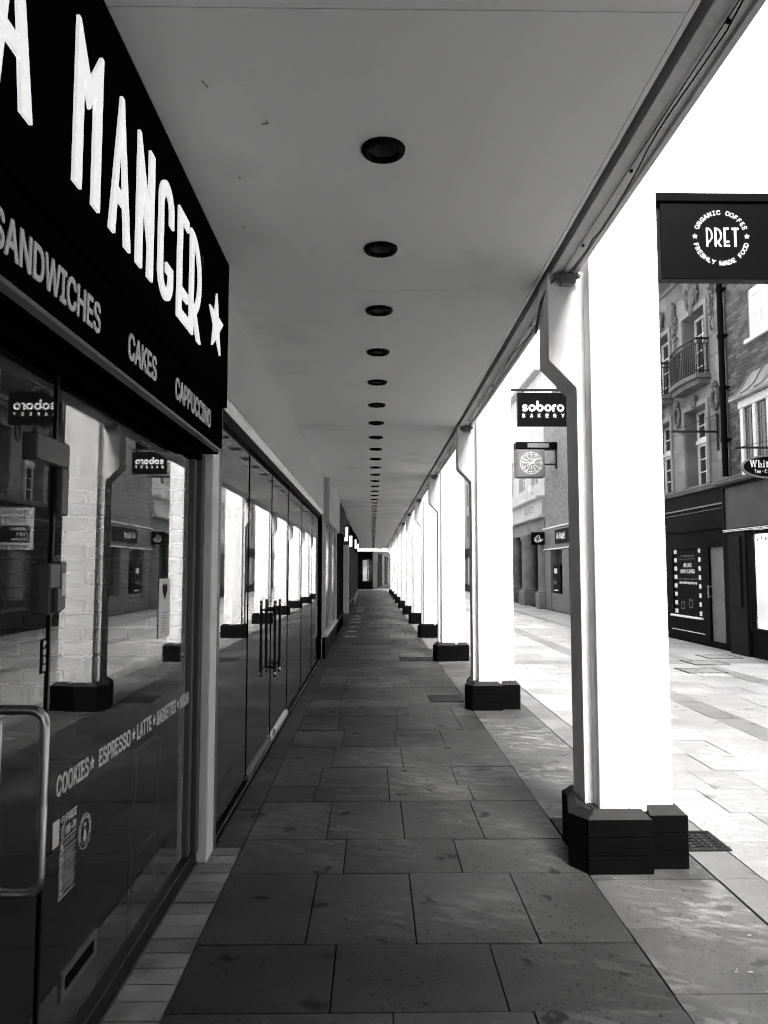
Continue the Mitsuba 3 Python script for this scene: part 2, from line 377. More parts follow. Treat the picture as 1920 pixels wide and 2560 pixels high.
# ------------------------------------------------------------------ pillars
PP, NP = 4.33, 11
cr = union_all([sbox(1.144, 3.87, 1.36, 4.29), sbox(1.3, 3.93, 1.54, 4.23)])
cr = cr.buffer(.006, join_style=1).buffer(-.012, join_style=1).buffer(.006, join_style=1)
shaft = at(ex(cr, 4.62), 0, 0, .27)
leg = mp(ex(Polygon([(1.097, .27), (1.16, .27), (1.16, 3.12), (.95, 3.12), (.95, 2.632), (1.097, 2.478)]).buffer(-.006, join_style=1).buffer(.006, join_style=1), .22), (1, 0, 0), (0, 0, 1), (0, -1, 0), (0, 4.19, 0))
shaftD, legD = shape(shaft, 'm_render'), shape(leg, 'm_render')
def brickpiece(x0, x1, y0, y1, z0, z1, top, sides):
    return bx(x0, x1, y0, y1, z0, z1, .002)
def capping(x0, x1, y0, y1, z1, sides):                                                  # sloping top towards the shaft
    c = .04
    xa, xb, ya, yb = x0 + c * ('l' in sides), x1 - c * ('r' in sides), y0 + c * ('f' in sides), y1 - c * ('b' in sides)
    pts = [(x0, y0, z1), (x1, y0, z1), (x1, y1, z1), (x0, y1, z1), (xa, ya, z1 + .042), (xb, ya, z1 + .042), (xb, yb, z1 + .042), (xa, yb, z1 + .042)]
    m = m3.Manifold.hull_points(np.array(pts)).to_mesh()
    return trimesh.Trimesh(m.vert_properties[:, :3], m.tri_verts, process=False)
blocks = [(1.068, 1.394, 3.82, 4.078, 'lrf'), (1.068, 1.394, 4.083, 4.34, 'lrb'), (1.4, 1.595, 3.885, 4.078, 'rf'), (1.4, 1.595, 4.083, 4.275, 'rb')]
WEDGE = [(1.063, 3.84), (1.0, 3.945), (1.055, 4.09), (1.063, 4.2), (1.1, 4.2), (1.1, 3.84)]
def hullz(p0, z0, p1, z1):
    m = m3.Manifold.hull_points(np.array([(*q, z0) for q in p0] + [(*q, z1) for q in p1])).to_mesh()
    return trimesh.Trimesh(m.vert_properties[:, :3], m.tri_verts, process=False)
plD = []
for c in range(3):
    plD.append(shape(hullz(WEDGE, c * .088 + .002, WEDGE, c * .088 + .086), 'm_plinth'))
    for (a, b, d, e, s) in blocks:
        z0 = c * .088
        plD.append(shape(brickpiece(a, b, d, e, z0 + .002, z0 + .086, c == 2, s), 'm_plinth'))
WCAP = hullz(WEDGE, .2605, [(min(x + .045, 1.1), y) for x, y in WEDGE], .302)
capD = [shape(WCAP, 'm_plinthlit')] + [shape(capping(a + .003, b - .003, d + .003, e - .003, .2605, s), 'm_plinthlit') for (a, b, d, e, s) in blocks]
core = shape(cc([bx(1.076, 1.388, 3.83, 4.33, -.02, .262), bx(1.3, 1.587, 3.893, 4.267, -.02, .262), hullz([(x + .006, y) for x, y in WEDGE], -.02, [(x + .006, y) for x, y in WEDGE], .262)]), 'm_plinthmortar')
solidplinth = shape(cc([hullz(WEDGE, 0, WEDGE, .26), WCAP] + [brickpiece(a, b + .006, d, e + .004, 0, .26, True, s) for (a, b, d, e, s) in blocks] + [capping(a + .003, b, d + .003, e, .259, s) for (a, b, d, e, s) in blocks]), 'm_plinth')
jbox = shape(cc([bx(1.0, 1.09, 3.9, 3.965, 3.03, 3.095, .012), at(trimesh.creation.icosphere(2, .018), .995, 3.93, 3.075), at(trimesh.creation.icosphere(2, .016), 1.1, 3.925, 3.078)]), 'm_greymetal', 30)
pn = ['nearest to the camera', 'second from the camera', 'third from the camera', 'fourth from the camera', 'fifth from the camera', 'sixth from the camera', 'seventh from the camera', 'eighth from the camera', 'third from the far end', 'second from the far end', 'farthest of the row']
for n in range(-4, NP):
    t = T4().translate([0, PP * n, 0])
    lab = f'white stepped arcade pillar on a dark brick base, {pn[n]}' if n >= 0 else f'white stepped arcade pillar out of view behind the camera, {ordn[-1 - n]} behind it'
    k = thing('arcade_pillar', lab, 'pillar', 'white pillars along the arcade')
    part(k, 'shaft', {**shaftD, 'to_world': t}, None); part(k, 'corbel', {**legD, 'to_world': t}, None)
    if 0 <= n < 3:
        p = part(k, 'plinth', {**core, 'to_world': t}, None)
        for q in plD: part(p, 'brick', {**q, 'to_world': t}, None)
        for q in capD: part(p, 'coping_brick', {**q, 'to_world': t}, None)
    else: part(k, 'plinth', {**solidplinth, 'to_world': t}, None)
    if 0 <= n < 6:
        j = thing('junction_box', f'small grey cable box under the beam on top of pillar {pn[n]}', 'junction box', 'cable boxes at the pillar tops')
        scene[j] = {**jbox, 'to_world': t}
for i, (wx, wy, wl_) in enumerate(((-.56, 2.35, .03), (-.40, 2.55, .05), (-.55, 2.95, .025), (-.6, 3.4, .02))):
    cw = [(wx + wl_ * .5 * math.sin(2.2 * t + i), wy + wl_ * t, 3.094 - .01 * math.sin(t * 3 + i)) for t in np.linspace(0, 1, 9)]
    solo('cobweb', tube(cw, .0022, 5), 'm_greymetal', f'dark wisp of cobweb hanging from the near ceiling panel, {ordn[i]} of the wisps', 'cobweb', 'cobwebs on the ceiling')
# wires under the beam
for n in range(0, 6):
    y0, y1 = 4.0 + PP * (n - 1), 4.0 + PP * n
    pts = []
    for i in range(41):
        s = i / 40; yy = y0 + (y1 - y0) * s
        pts.append((1.035 + .012 * math.sin(9 * s + n), yy, 3.088 - .035 * abs(math.sin(s * math.pi * 3)) * (1 if i % 7 else .4)))
    pts2 = [(1.02 + .006 * math.sin(5 * s + n), y0 + (y1 - y0) * s, 3.092 - .004 * math.sin(s * math.pi)) for s in np.linspace(0, 1, 20)]
    w = thing('light_cable', f'thin black sagging cable under the beam running up to pillar {pn[n]}', 'cable', 'cables along the beam')
    part(w, 'slack_wire', tube(pts, .003, 5), 'm_black'); part(w, 'taut_wire', tube(pts2, .0022, 5), 'm_black')
    if n < 3:
        for s in (.18, .36, .55, .74, .9):
            part(w, 'clip', at(trimesh.creation.icosphere(1, .008), 1.03, y0 + (y1 - y0) * s, 3.088), 'm_black')
curl = [(1.04 + .03 * math.cos(a) * (1 - a / 16), 3.95 - .05 * a / 6, 3.06 + .025 * math.sin(a) * (1 - a / 16)) for a in np.linspace(0, 12, 50)]
solo('cable_end', cc([tube(curl, .004, 6), tube(rounded([(1.0, 3.93, 3.075), (.97, 3.97, 3.06), (.94, 4.1, 3.0), (.93, 4.2, 2.85)], .05), .008, 8)]), 'm_greymetal', 'curled loose cable end above the nearest pillar', 'cable', smooth=True)

# ------------------------------------------------------------------ hanging signs on the street side
def annular_text(s, r, a0, a1, h, inside=False):
    out = []; n = len(s)
    for i, ch in enumerate(s):
        if ch == ' ': continue
        a = math.radians(a0 + (a1 - a0) * i / (n - 1))
        m = txt(ch, h, None, True, .002)
        if ch == 'I': m = m
        m.apply_translation([-(m.bounds[0, 0] + m.bounds[1, 0]) / 2, -h / 2, 0])
        rot = (a - math.pi / 2) if not inside else (a + math.pi / 2)
        m.apply_transform(trimesh.transformations.rotation_matrix(rot, [0, 0, 1]))
        m.apply_translation([r * math.cos(a), r * math.sin(a), 0])
        out.append(m)
    return cc(out)
s = thing('hanging_sign', 'black hanging sign with a round white coffee emblem beside the nearest pillar', 'sign')
part(s, 'panel', bx(1.586, 2.262, 4.0, 4.07, 3.096, 3.531, .004), 'm_signblack')
part(s, 'top_rail', bx(1.54, 2.275, 3.985, 4.085, 3.533, 3.58, .003), 'm_black')
c = (1.921, 3.33)
part(s, 'ring_lettering', cc([onN(annular_text('ORGANIC COFFEE', .1445, 155, 23, .026), *c, 3.999), onN(annular_text('FRESHLY MADE FOOD', .1445, 196, 344, .026, True), *c, 3.999)]), 'm_letter')
part(s, 'star_mark', cc([onN(at(ex(star(.017), .002), sx * .1445, .008), *c, 3.999) for sx in (-1, 1)]), 'm_letter')
pw, xx = [], -.083
for ch, w in zip('PRET', (.037, .042, .034, .041)):
    pw.append(fitp(deco(ch), xx, xx + w, -.054, .054)); xx += w + .0095
part(s, 'name_lettering', onN(ex(union_all(pw), .003), c[0], c[1] + .003, 3.999), 'm_letter')
def soboro(y, label):
    s = thing('hanging_sign', label, 'sign', 'bakery signs hung from the pillars')
    part(s, 'panel', bx(1.63, 2.215, y, y + .05, 3.118, 3.497, .003), 'm_signblack')
    part(s, 'arm', bx(1.54, 2.24, y + .01, y + .04, 3.525, 3.545), 'm_iron')
    part(s, 'hanger', cc([bx(v - .006, v + .006, y + .02, y + .03, 3.497, 3.525) for v in (1.7, 2.14)]), 'm_iron')
    r, q = .041, .0185
    ring = lambda cx: Point(cx, r).buffer(r, 16).difference(Point(cx, r).buffer(q, 12))
    word = [ring(.113), ring(.202), sbox(.161, r, .186, .122), ring(.293), ring(.435)]
    word += [sbox(.34, 0, .364, .055), ell(.372, .052, .032, .032).difference(ell(.376, .046, .014, .014)).intersection(sbox(.34, .045, .386, .1))]
    part(s, 'name_lettering', onN(cc([ex(union_all(word), .003), txt('s', .083, .062, 2, .003)]), 1.683, 3.283, y - .001), 'm_letter')
    lx = 0
    each(s, 'trade_letter', [onN(at(txt(ch, .043, .034, True), i * .0885, 0), 1.683, 3.215, y - .001) for i, ch in enumerate('BAKERY')], 'm_letter')
soboro(8.35, 'black hanging bakery sign with rounded white lettering on the second pillar')
soboro(8.35 + PP, 'black hanging bakery sign on the third pillar, mirrored small in the shop glass')
# estate agent board: projects from the stone house across the street
s = thing('letting_board', 'white estate agent letting board mirrored in the coffee shop door', 'sign')
part(s, 'board', bx(5.55, 6.36, 16.5, 16.53, 1.94, 2.86), 'm_printwhite')
part(s, 'pole', bx(6.3, 6.72, 16.54, 16.58, 2.3, 2.34), 'm_iron')
part(s, 'dark_panel', bx(5.62, 6.29, 16.496, 16.5, 2.1, 2.47), 'm_black')
each(s, 'lettering', [onN(txt('PRIME SHOP', .07, .6), 5.66, 2.73, 16.499), onN(txt('TO LET', .11, .5), 5.7, 2.55, 16.499), onN(txt('020 7198 2187', .07, .66), 5.63, 1.97, 16.499)], 'm_black')
each(s, 'agent_lettering', [onN(txt(w_, .085), 5.65, z_, 16.495) for w_, z_ in (('Lambert', 2.36), ('Smith', 2.245), ('Hampton', 2.125))], 'm_printwhite')

# ------------------------------------------------------------------ coffee shop front (left, near)
def pane(y0, y1, z0, z1, x): return trimesh.Trimesh([[x, y0, z0], [x, y1, z0], [x, y1, z1], [x, y0, z1]], [[0, 1, 2], [0, 2, 3]], process=False)
cf = thing('shopfront', 'black coffee shop front with tall white raised letters on its fascia', 'shopfront')
Y0 = -5.0
fa = part(cf, 'fascia', bx(-.9, -.757, Y0, 3.86, 2.335, 3.099, .003), 'm_blackmatt')
part(cf, 'lower_fascia', bx(-.9, -.776, Y0, 3.84, 2.12, 2.333, .003), 'm_blackmatt')
part(cf, 'edge_trim', bx(-.812, -.779, Y0, 3.835, 2.104, 2.118, .002), 'm_greymetal')
part(cf, 'soffit', bx(-1.0, -.814, Y0, 3.95, 2.11, 2.118), 'm_blackmatt')
ZL, ZH = 2.474, 2.911
spans = [('A', 1.405, 1.593), ('M', 1.824, 2.001), ('A', 2.083, 2.263), ('N', 2.325, 2.499), ('G', 2.569, 2.752), ('E', 2.825, 3.0), ('R', 3.018, 3.212)]
for ch, a, b in spans:
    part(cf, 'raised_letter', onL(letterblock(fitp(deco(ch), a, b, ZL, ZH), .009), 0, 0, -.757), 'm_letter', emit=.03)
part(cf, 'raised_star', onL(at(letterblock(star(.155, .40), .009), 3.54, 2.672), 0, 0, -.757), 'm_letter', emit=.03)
part(cf, 'mark', onL(at(ex(Point(0, 0).buffer(.018).difference(Point(0, 0).buffer(.015)), .001), 3.25, 2.87), 0, 0, -.756), 'm_greymetal')
for w, a, b, z in (('SANDWICHES', 1.49, 2.10, 2.163), ('CAKES', 2.345, 2.655, 2.168), ('CAPPUCCINO', 2.915, 3.555, 2.171)):
    part(cf, 'fascia_lettering', onL(txt(w, .089, b - a), a, z, -.776), 'm_print')
part(cf, 'header', bx(-.96, -.9, Y0, 4.0, 2.075, 2.11), 'm_blackmatt')
part(cf, 'jamb', bx(-.965, -.895, 3.93, 4.0, .06, 2.11, .004), 'm_alu')
part(cf, 'inner_jamb', bx(-.955, -.92, 3.88, 3.928, .06, 2.075, .003), 'm_greymetal')
part(cf, 'post', bx(-.99, -.853, 4.0, 4.165, 0.0, 2.35, .006), 'm_render')
part(cf, 'sill_rail', bx(-.965, -.905, Y0, 4.0, .012, .075, .004), 'm_iron')
part(cf, 'sill_edge', bx(-.904, -.897, Y0, 3.99, .0, .014), 'm_alu')
part(cf, 'window_pane', pane(2.2, 3.88, .075, 2.075, -.93), 'm_glass')
part(cf, 'window_pane', pane(Y0, 1.0, .075, 2.075, -.93), 'm_glass')
d = part(cf, 'door', pane(1.01, 2.185, .03, 2.07, -.93), 'm_glass')
part(d, 'edge', bx(-.936, -.924, 2.186, 2.196, .08, 2.07), 'm_blackgloss')
part(d, 'top_patch', cc([bx(-.95, -.908, 2.03, 2.25, 1.8, 1.875, .004), bx(-.95, -.908, 2.2, 2.25, 1.66, 1.8, .004)]), 'm_alu')
part(d, 'lock_case', cc([bx(-.955, -.9, 2.12, 2.19, 1.375, 1.52, .004), bx(-.955, -.905, 2.205, 2.245, 1.385, 1.525, .003), bx(-.9, -.885, 2.14, 2.17, 1.38, 1.45, .003)]), 'm_alu')
part(d, 'lock_label', bx(-.905, -.9035, 2.212, 2.238, 1.425, 1.49), 'm_paper')
part(d, 'push_plate', bx(-.932, -.928, 2.143, 2.178, 1.21, 1.305), 'm_black')
part(d, 'push_lettering', cc([onL(txt(ch, .018, .014), 2.154, 1.283 - .0225 * i, -.928) for i, ch in enumerate('PUSH')]), 'm_printwhite')
loop = [(-.845, 1.99, .72), (-.845, 1.99, 1.14), (-.968, 1.99, 1.14), (-.968, 1.99, .68), (-.845, 1.99, .68), (-.845, 1.99, .72)]
part(d, 'pull_handle', tube(rounded([(-.845, 1.99, .9)] + loop[1:5] + [(-.845, 1.99, .9)], .045, 8), .0125, 14), 'm_steel', True)
part(d, 'kick_label', bx(-.929, -.9265, 2.262, 2.305, .69, .765), 'm_paper')
part(d, 'letter_plate', onL(ex(sbox(0, 0, .29, .085).difference(sbox(.025, .02, .265, .065)), .006), 2.352, .215, -.93), 'm_greymetal')
part(d, 'letter_flap', onL(ex(sbox(.025, .02, .265, .065), .003), 2.352, .215, -.93), 'm_black')
xs_ = [('COOKIES', 2.28, 2.53), ('*', 2.56, 0), ('ESPRESSO', 2.625, 2.955), ('*', 3.005, 0), ('LATTE', 3.06, 3.26), ('*', 3.31, 0), ('BAGUETTES', 3.365, 3.72), ('*', 3.77, 0), ('MOCHA', 3.825, 3.878 + .0)]
xs_[-1] = ('MOCHA', 3.70, 3.87); xs_[-2] = ('*', 3.66, 0); xs_[-3] = ('BAGUETTES', 3.31, 3.62); xs_[-4] = ('*', 3.27, 0); xs_[-5] = ('LATTE', 3.04, 3.23); xs_[-6] = ('*', 2.995, 0)
lt = []
for w, a, b in xs_:
    lt.append(onL(at(ex(star(.024), .002), a, .862), 0, 0, -.9295) if w == '*' else onL(txt(w, .062, b - a, True, .002), a, .831, -.9295))
each(cf, 'glass_lettering', lt, 'm_print')
inf = [txt('FREE', .022, .075, True, .002), ]
sh = [onL(txt('FREE', .024, .082, True, .002), 2.358, .738, -.9295), onL(txt('Wi-Fi', .026, .078, True, .002), 2.358, .70, -.9295)]
sh.append(onL(tube(rounded([(2.325 - 2.3, .745 - .7, 0), (.03, .06, 0), (.045, .062, 0), (.045, .03, 0), (.045, 0, 0), (.03, -.005, 0), (.03, .03, 0), (.045, .035, 0)], .01), .0016, 5), 2.3, .70, -.929))
z = .69
for r in range(6):
    sh.append(onL(ex(sbox(0, 0, .125, .0025), .001), 2.318, z, -.9295))
    if r < 5:
        sh.append(onL(ex(Point(0, 0).buffer(.0155).difference(Point(0, 0).buffer(.0135)), .001), 2.335, z - .0185, -.9295))
        sh.append(onL(ex([ell(0, 0, .006, .009), sbox(-.007, -.006, .007, .006), star(.009), sbox(-.004, -.009, .004, .009), ell(0, 0, .008, .005)][r], .001), 2.335, z - .0185, -.9295))
        for q in range(2 + (r % 2)): sh.append(onL(ex(sbox(0, 0, .078 - .02 * (q == 2) - .008 * (q % 2), .0016), .001), 2.358, z - .011 - q * .0075, -.9295))
    z -= .0335
part(cf, 'glass_notices', cc(sh), 'm_print')
rd = [onL(ex(ell(0, 0, .052, .055).difference(ell(0, 0, .0495, .0525)), .001), 2.515, .66, -.9295), onL(ex(ell(0, 0, .038, .041).difference(ell(0, 0, .037, .04)), .001), 2.515, .66, -.9295)]
rd.append(onL(ex(union_all([Polygon([(0, .018), (.012, -.012), (-.012, -.012)]), ell(0, -.014, .0125, .014), sbox(-.01, .022, .008, .028), sbox(-.003, .028, .002, .034)]), .001), 2.515, .655, -.9295))
part(cf, 'round_transfer', cc(rd + [onL(annular_text('REFILL HERE FREE WATER', .045, 200, -20, .007), 2.515, .66, -.9295)]), 'm_print')
n_ = thing('paper_notice', 'white paper notice with a black heart stuck on the coffee shop window', 'notice')
part(n_, 'sheet', onL(ex(sbox(0, 0, .18, .26), .001), 3.294, 1.202, -.928), 'm_paper')
hp = [(.016 * math.sin(t) ** 3 * 16 / 16, (13 * math.cos(t) - 5 * math.cos(2 * t) - 2 * math.cos(3 * t) - math.cos(4 * t)) / 1000) for t in np.linspace(0, 2 * math.pi, 40)[:-1]]
part(n_, 'heart_print', onL(at(ex(affinity.scale(Polygon(hp), 2.5, 2.6), .001), 3.384, 1.405), 0, 0, -.927), 'm_black')
part(n_, 'text_print', cc([onL(ex(sbox(0, 0, .09 - .02 * (i % 2), .003), .0005), 3.34, 1.31 - .012 * i, -.927) for i in range(8)]), 'm_midgrey')
# interior of the coffee shop
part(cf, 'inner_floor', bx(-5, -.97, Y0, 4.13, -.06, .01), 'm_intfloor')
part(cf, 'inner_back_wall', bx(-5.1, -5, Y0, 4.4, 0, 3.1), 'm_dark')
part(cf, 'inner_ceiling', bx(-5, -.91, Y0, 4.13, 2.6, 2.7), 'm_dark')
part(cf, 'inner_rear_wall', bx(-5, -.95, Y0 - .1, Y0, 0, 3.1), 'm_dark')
pw_ = part(cf, 'party_wall', bx(-5, -.99, 4.14, 4.3, 0, 3.1), 'm_mortar')
part(cf, 'wall_shade', bx(-5, -.992, 4.1, 4.138, .01, .885), 'm_blackmatt')  # black sheet over the lower wall, stands in for the unlit interior
z = .89; r = 0
while z < 2.0:
    x = -1.0
    off = .1125 * (r % 2)
    first = True
    while x > -2.75:
        w = (.1125 if (first and r % 2) else .225) + R.uniform(-.006, .006)
        part(pw_, 'brick', bx(x - w + .01, x, 4.122 + R.uniform(-.003, .003), 4.145, z + .005, z + .07, .006), f'm_inbrick{R.randrange(3)}')
        x -= w; first = False
    z += .075; r += 1
part(cf, 'upper_panel', bx(-5, -.992, 4.125, 4.139, 2.0, 2.6), 'm_dark')
ch = thing('cafe_chair', 'black high-backed cafe chair with tube legs behind the coffee shop glass', 'chair')
V, F = [], []
nx, nz = 17, 10
for j in range(nz):
    for i in range(nx):
        u, v = i / (nx - 1) * 2 - 1, j / (nz - 1)
        top = 1.075 + .035 * abs(u) ** 2 - .10 * max(0, abs(u) - .78) / .22
        zz = .74 + (top - .74) * v
        V.append((-1.185 + u * (.17 + .045 * v), 3.62 + .05 * v - .09 * u * u, zz))
for j in range(nz - 1):
    for i in range(nx - 1):
        a = j * nx + i; F += [[a, a + 1, a + nx + 1], [a, a + nx + 1, a + nx]]
bk = trimesh.Trimesh(V, F, process=False)
b2 = bk.copy(); b2.apply_translation([0, .012, 0]); b2.invert()
part(ch, 'backrest', cc([bk, b2]), 'm_blackgloss', True)
part(ch, 'seat', bx(-1.38, -.99, 3.2, 3.6, .71, .745, .015), 'm_blackgloss')
for sx in (-1.36, -1.0):
    for sy in (3.22, 3.58):
        o = .03 if sx > -1.2 else -.03
        part(ch, 'leg', tube(rounded([(sx + o * .3, sy, .72), (sx + o * .3, sy, .6), (sx, sy, .52), (sx, sy, .02)], .05), .011, 8), 'm_iron', True)
part(ch, 'foot_rail', tube([(-1.36, 3.22, .3), (-1.0, 3.22, .3), (-1.0, 3.58, .3), (-1.36, 3.58, .3)], .009, 8, True), 'm_iron')

# ------------------------------------------------------------------ second shop: frameless glass front
gs = thing('shopfront', 'frameless glass shopfront mirroring the pillars, with a bright white trim above', 'shopfront')
part(gs, 'fascia_panel', bx(-1.2, -.843, 3.87, 12.86, 2.5, 3.098), 'm_wallgrey')
part(gs, 'shadow_gap', bx(-1.0, -.85, 4.17, 12.8, 2.485, 2.499), 'm_black')
part(gs, 'trim', mp(ex(Polygon([(-.95, 2.43), (-.872, 2.43), (-.836, 2.465), (-.836, 2.484), (-.95, 2.484)]), 8.63), (1, 0, 0), (0, 0, 1), (0, -1, 0), (0, 12.8, 0)), 'm_trim')
part(gs, 'head_rail', bx(-.93, -.86, 4.25, 12.7, 2.36, 2.429, .003), 'm_black')
part(gs, 'jamb', bx(-.94, -.855, 4.168, 4.245, 0, 2.43, .004), 'm_greymetal')
joints = [4.25, 5.4, 6.62, 7.9, 9.4, 11.0, 12.62]
for i, (a, b) in enumerate(zip(joints, joints[1:])):
    if i in (1, 2):
        d = part(gs, 'door', pane(a + .005, b - .005, .07, 2.35, -.89), 'm_glass')
        yb = b - .16 if i == 1 else a + .16
        part(d, 'pull_handle', cc([tube([(-.83, yb, .6), (-.83, yb, 1.24)], .012, 10), tube([(-.89, yb, .68), (-.83, yb, .68)], .01, 8), tube([(-.89, yb, 1.16), (-.83, yb, 1.16)], .01, 8),
                                       tube([(-.95, yb, .6), (-.95, yb, 1.24)], .012, 10)]), 'm_iron', 30)
        part(d, 'handle_glint', cc([tube([(-.83, yb, z_), (-.83, yb, z_ + .02)], .0135, 10) for z_ in (.62, 1.2)]), 'm_steel', 30)  # bright ends imitate reflections on the steel bar, whose middle is coloured dark
        part(d, 'bottom_rail', bx(-.91, -.872, a + .01, b - .01, .03, .068, .003), 'm_trim' if i == 2 else 'm_greymetal')
    else: part(gs, 'window_pane', pane(a + .004, b - .004, .06, 2.36, -.89), 'm_glass')
    if i: part(gs, 'joint', bx(-.895, -.885, a - .002, a + .002, .06, 2.36), 'm_black')
part(gs, 'door_lock', bx(-.87, -.855, 6.7, 6.78, .06, .12, .004), 'm_steel')
part(gs, 'threshold', bx(-.93, -.864, 4.25, 12.7, -.02, .03, .003), 'm_blackgloss')
part(gs, 'corner_post', bx(-.93, -.855, 12.63, 12.72, 0, 2.43, .004), 'm_black')
part(gs, 'corner_trim', bx(-.93, -.85, 12.722, 12.75, 0, 2.43, .003), 'm_trim')
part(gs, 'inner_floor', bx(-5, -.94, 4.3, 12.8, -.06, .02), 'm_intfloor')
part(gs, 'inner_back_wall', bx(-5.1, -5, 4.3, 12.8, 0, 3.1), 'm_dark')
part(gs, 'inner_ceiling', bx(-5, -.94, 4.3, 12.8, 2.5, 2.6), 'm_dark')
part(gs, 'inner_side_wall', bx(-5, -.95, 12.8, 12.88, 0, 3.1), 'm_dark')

# ------------------------------------------------------------------ shops farther along the left side
def leftshop(y0, y1, label, x, zf, fb, riser, fr, gl='m_winglass', mull=2, facebs='m_wallgrey', glow=None):
    s = thing('shopfront', label, 'shopfront')
    part(s, 'fascia', bx(-1.25, x, y0 + .004, y1 - .004, zf, 3.098, .004), facebs)
    part(s, 'stall_riser', bx(-1.25, x - .06, y0 + .01, y1 - .01, 0, riser, .004), fb)
    part(s, 'sill', bx(-1.2, x - .03, y0 + .01, y1 - .01, riser, riser + .04, .004), fr)
    for i in range(mull + 1):
        yy = y0 + .03 + (y1 - y0 - .06) * i / mull
        part(s, 'mullion', bx(-1.15, x - .06, yy - .03, yy + .03, riser + .04, zf, .004), fr)
    for i in range(mull):
        a, b = y0 + .06 + (y1 - y0 - .06) * i / mull, y0 + (y1 - y0 - .06) * (i + 1) / mull
        part(s, 'window_pane', bx(-1.12, x - .1, a, b, riser + .04, zf), gl)
    return s
s3 = leftshop(12.9, 16.9, 'shopfront with a white framed window, just past the mirror glass shop', -.745, 2.32, 'm_soft_black', .36, 'm_whitewood')
s4 = leftshop(16.9, 20.95, 'dark shopfront between the white framed window and the white return wall', -.76, 2.4, 'm_blackmatt', .3, 'm_soft_black', facebs='m_soft_black', mull=3)
s5 = thing('shopfront', 'recessed shop entrance with a tall white return wall', 'shopfront')
part(s5, 'return_wall', bx(-1.2, -.67, 21.0, 21.3, .3, 2.2), 'm_render')
part(s5, 'wall_base', bx(-1.2, -.65, 20.98, 21.32, 0, .298), 'm_midgrey')
part(s5, 'fascia', bx(-2.2, -.8, 21.31, 26.095, 2.46, 3.098), 'm_soft_black')
part(s5, 'recess_wall', bx(-2.2, -2.0, 21.6, 26.1, 0, 2.46), 'm_wallgrey')
part(s5, 'glazing', bx(-1.0, -.95, 21.4, 26.0, .3, 2.46), 'm_winglass')
s6 = leftshop(26.1, 33, 'dark shopfront with slim mullions past the white return wall', -.8, 2.5, 'm_soft_black', .3, 'm_greymetal', facebs='m_blackmatt', mull=5)
s7 = leftshop(33, 41, 'farthest dark shopfront on the left side of the arcade', -.76, 2.4, 'm_midgrey', .35, 'm_greymetal', facebs='m_blackmatt', mull=5)
for i, (yy, x0, x1, z0, z1) in enumerate(((20.9, -.79, -.69, 2.3, 2.68), (25.2, -.79, -.69, 2.28, 2.64), (31.7, -.76, -.69, 2.39, 2.78), (36.8, -.76, -.69, 2.4, 2.78))):
    s = thing('lit_sign', f'small glowing white shop sign by the left wall, {ordn[i]} along the arcade', 'sign', 'lit signs along the left wall')
    part(s, 'case', bx(x0 - .01, x1 + .01, yy + .001, yy + .1, z0 - .02, z1 + .02, .004), 'm_greymetal')
    part(s, 'diffuser', bx(x0, x1, yy - .012, yy, z0, z1, .003), 'm_letter', emit=.07)

# ------------------------------------------------------------------ far end of the arcade
e = thing('far_arcade', 'farther arcade with a white edge beam and low ceiling beyond the gap', 'building')
part(e, 'edge_beam', bx(-1.6, 1.25, 58, 58.2, 2.92, 3.18), 'm_render')
part(e, 'soffit', bx(-14, 3.4, 58.2, 96, 2.95, 3.1), 'm_wallgrey')
part(e, 'upper_wall', bx(-14, 3.4, 58.21, 96, 3.2, 6.2), 'm_render')
part(e, 'camera_dome', at(trimesh.creation.icosphere(2, .09), .6, 57.9, 3.18), 'm_black', True)
s = thing('shopfront', 'black corner shop with a pale lit window at the far end of the arcade', 'shopfront')
part(s, 'wall', cc([bx(-8, .0, 59, 62, 2.3, 2.94), bx(-8, .0, 59, 62, 0, .62), bx(-8, -.78, 59, 59.3, .62, 2.3), bx(-.1, .0, 59, 62, .62, 2.3), bx(-.42, -.34, 59, 59.3, .62, 2.3)]), 'm_black')
part(s, 'window_pane', bx(-.335, -.105, 59.1, 59.13, .63, 2.29), 'm_winglass')
part(s, 'lit_blind', bx(-.775, -.425, 59.15, 59.2, .63, 2.29), 'm_inner', emit=.006)
part(s, 'pale_frame', bx(-.36, -.335, 58.97, 58.99, .6, 2.35), 'm_trim')
s = thing('shopfront', 'curved row of pale pilasters and dark windows beyond the far gap', 'shopfront')
for i in range(9):
    t = i / 8
    X, Yv = .32 + 2.0 * t, 63 + 30 * t
    part(s, 'pilaster', bx(X - .5, X + .06, Yv, Yv + 1.2, 0, 2.94), 'm_render' if i % 3 == 0 else 'm_midgrey')
    part(s, 'window_pane', bx(X - .4, X + .0, Yv + 1.21, Yv + 3.7, 0, 2.94), 'm_winglass')
    part(s, 'fascia', bx(X - .45, X + .1, Yv + 1.21, Yv + 3.7, 2.3, 2.9), 'm_black' if i % 2 else 'm_whitewood')

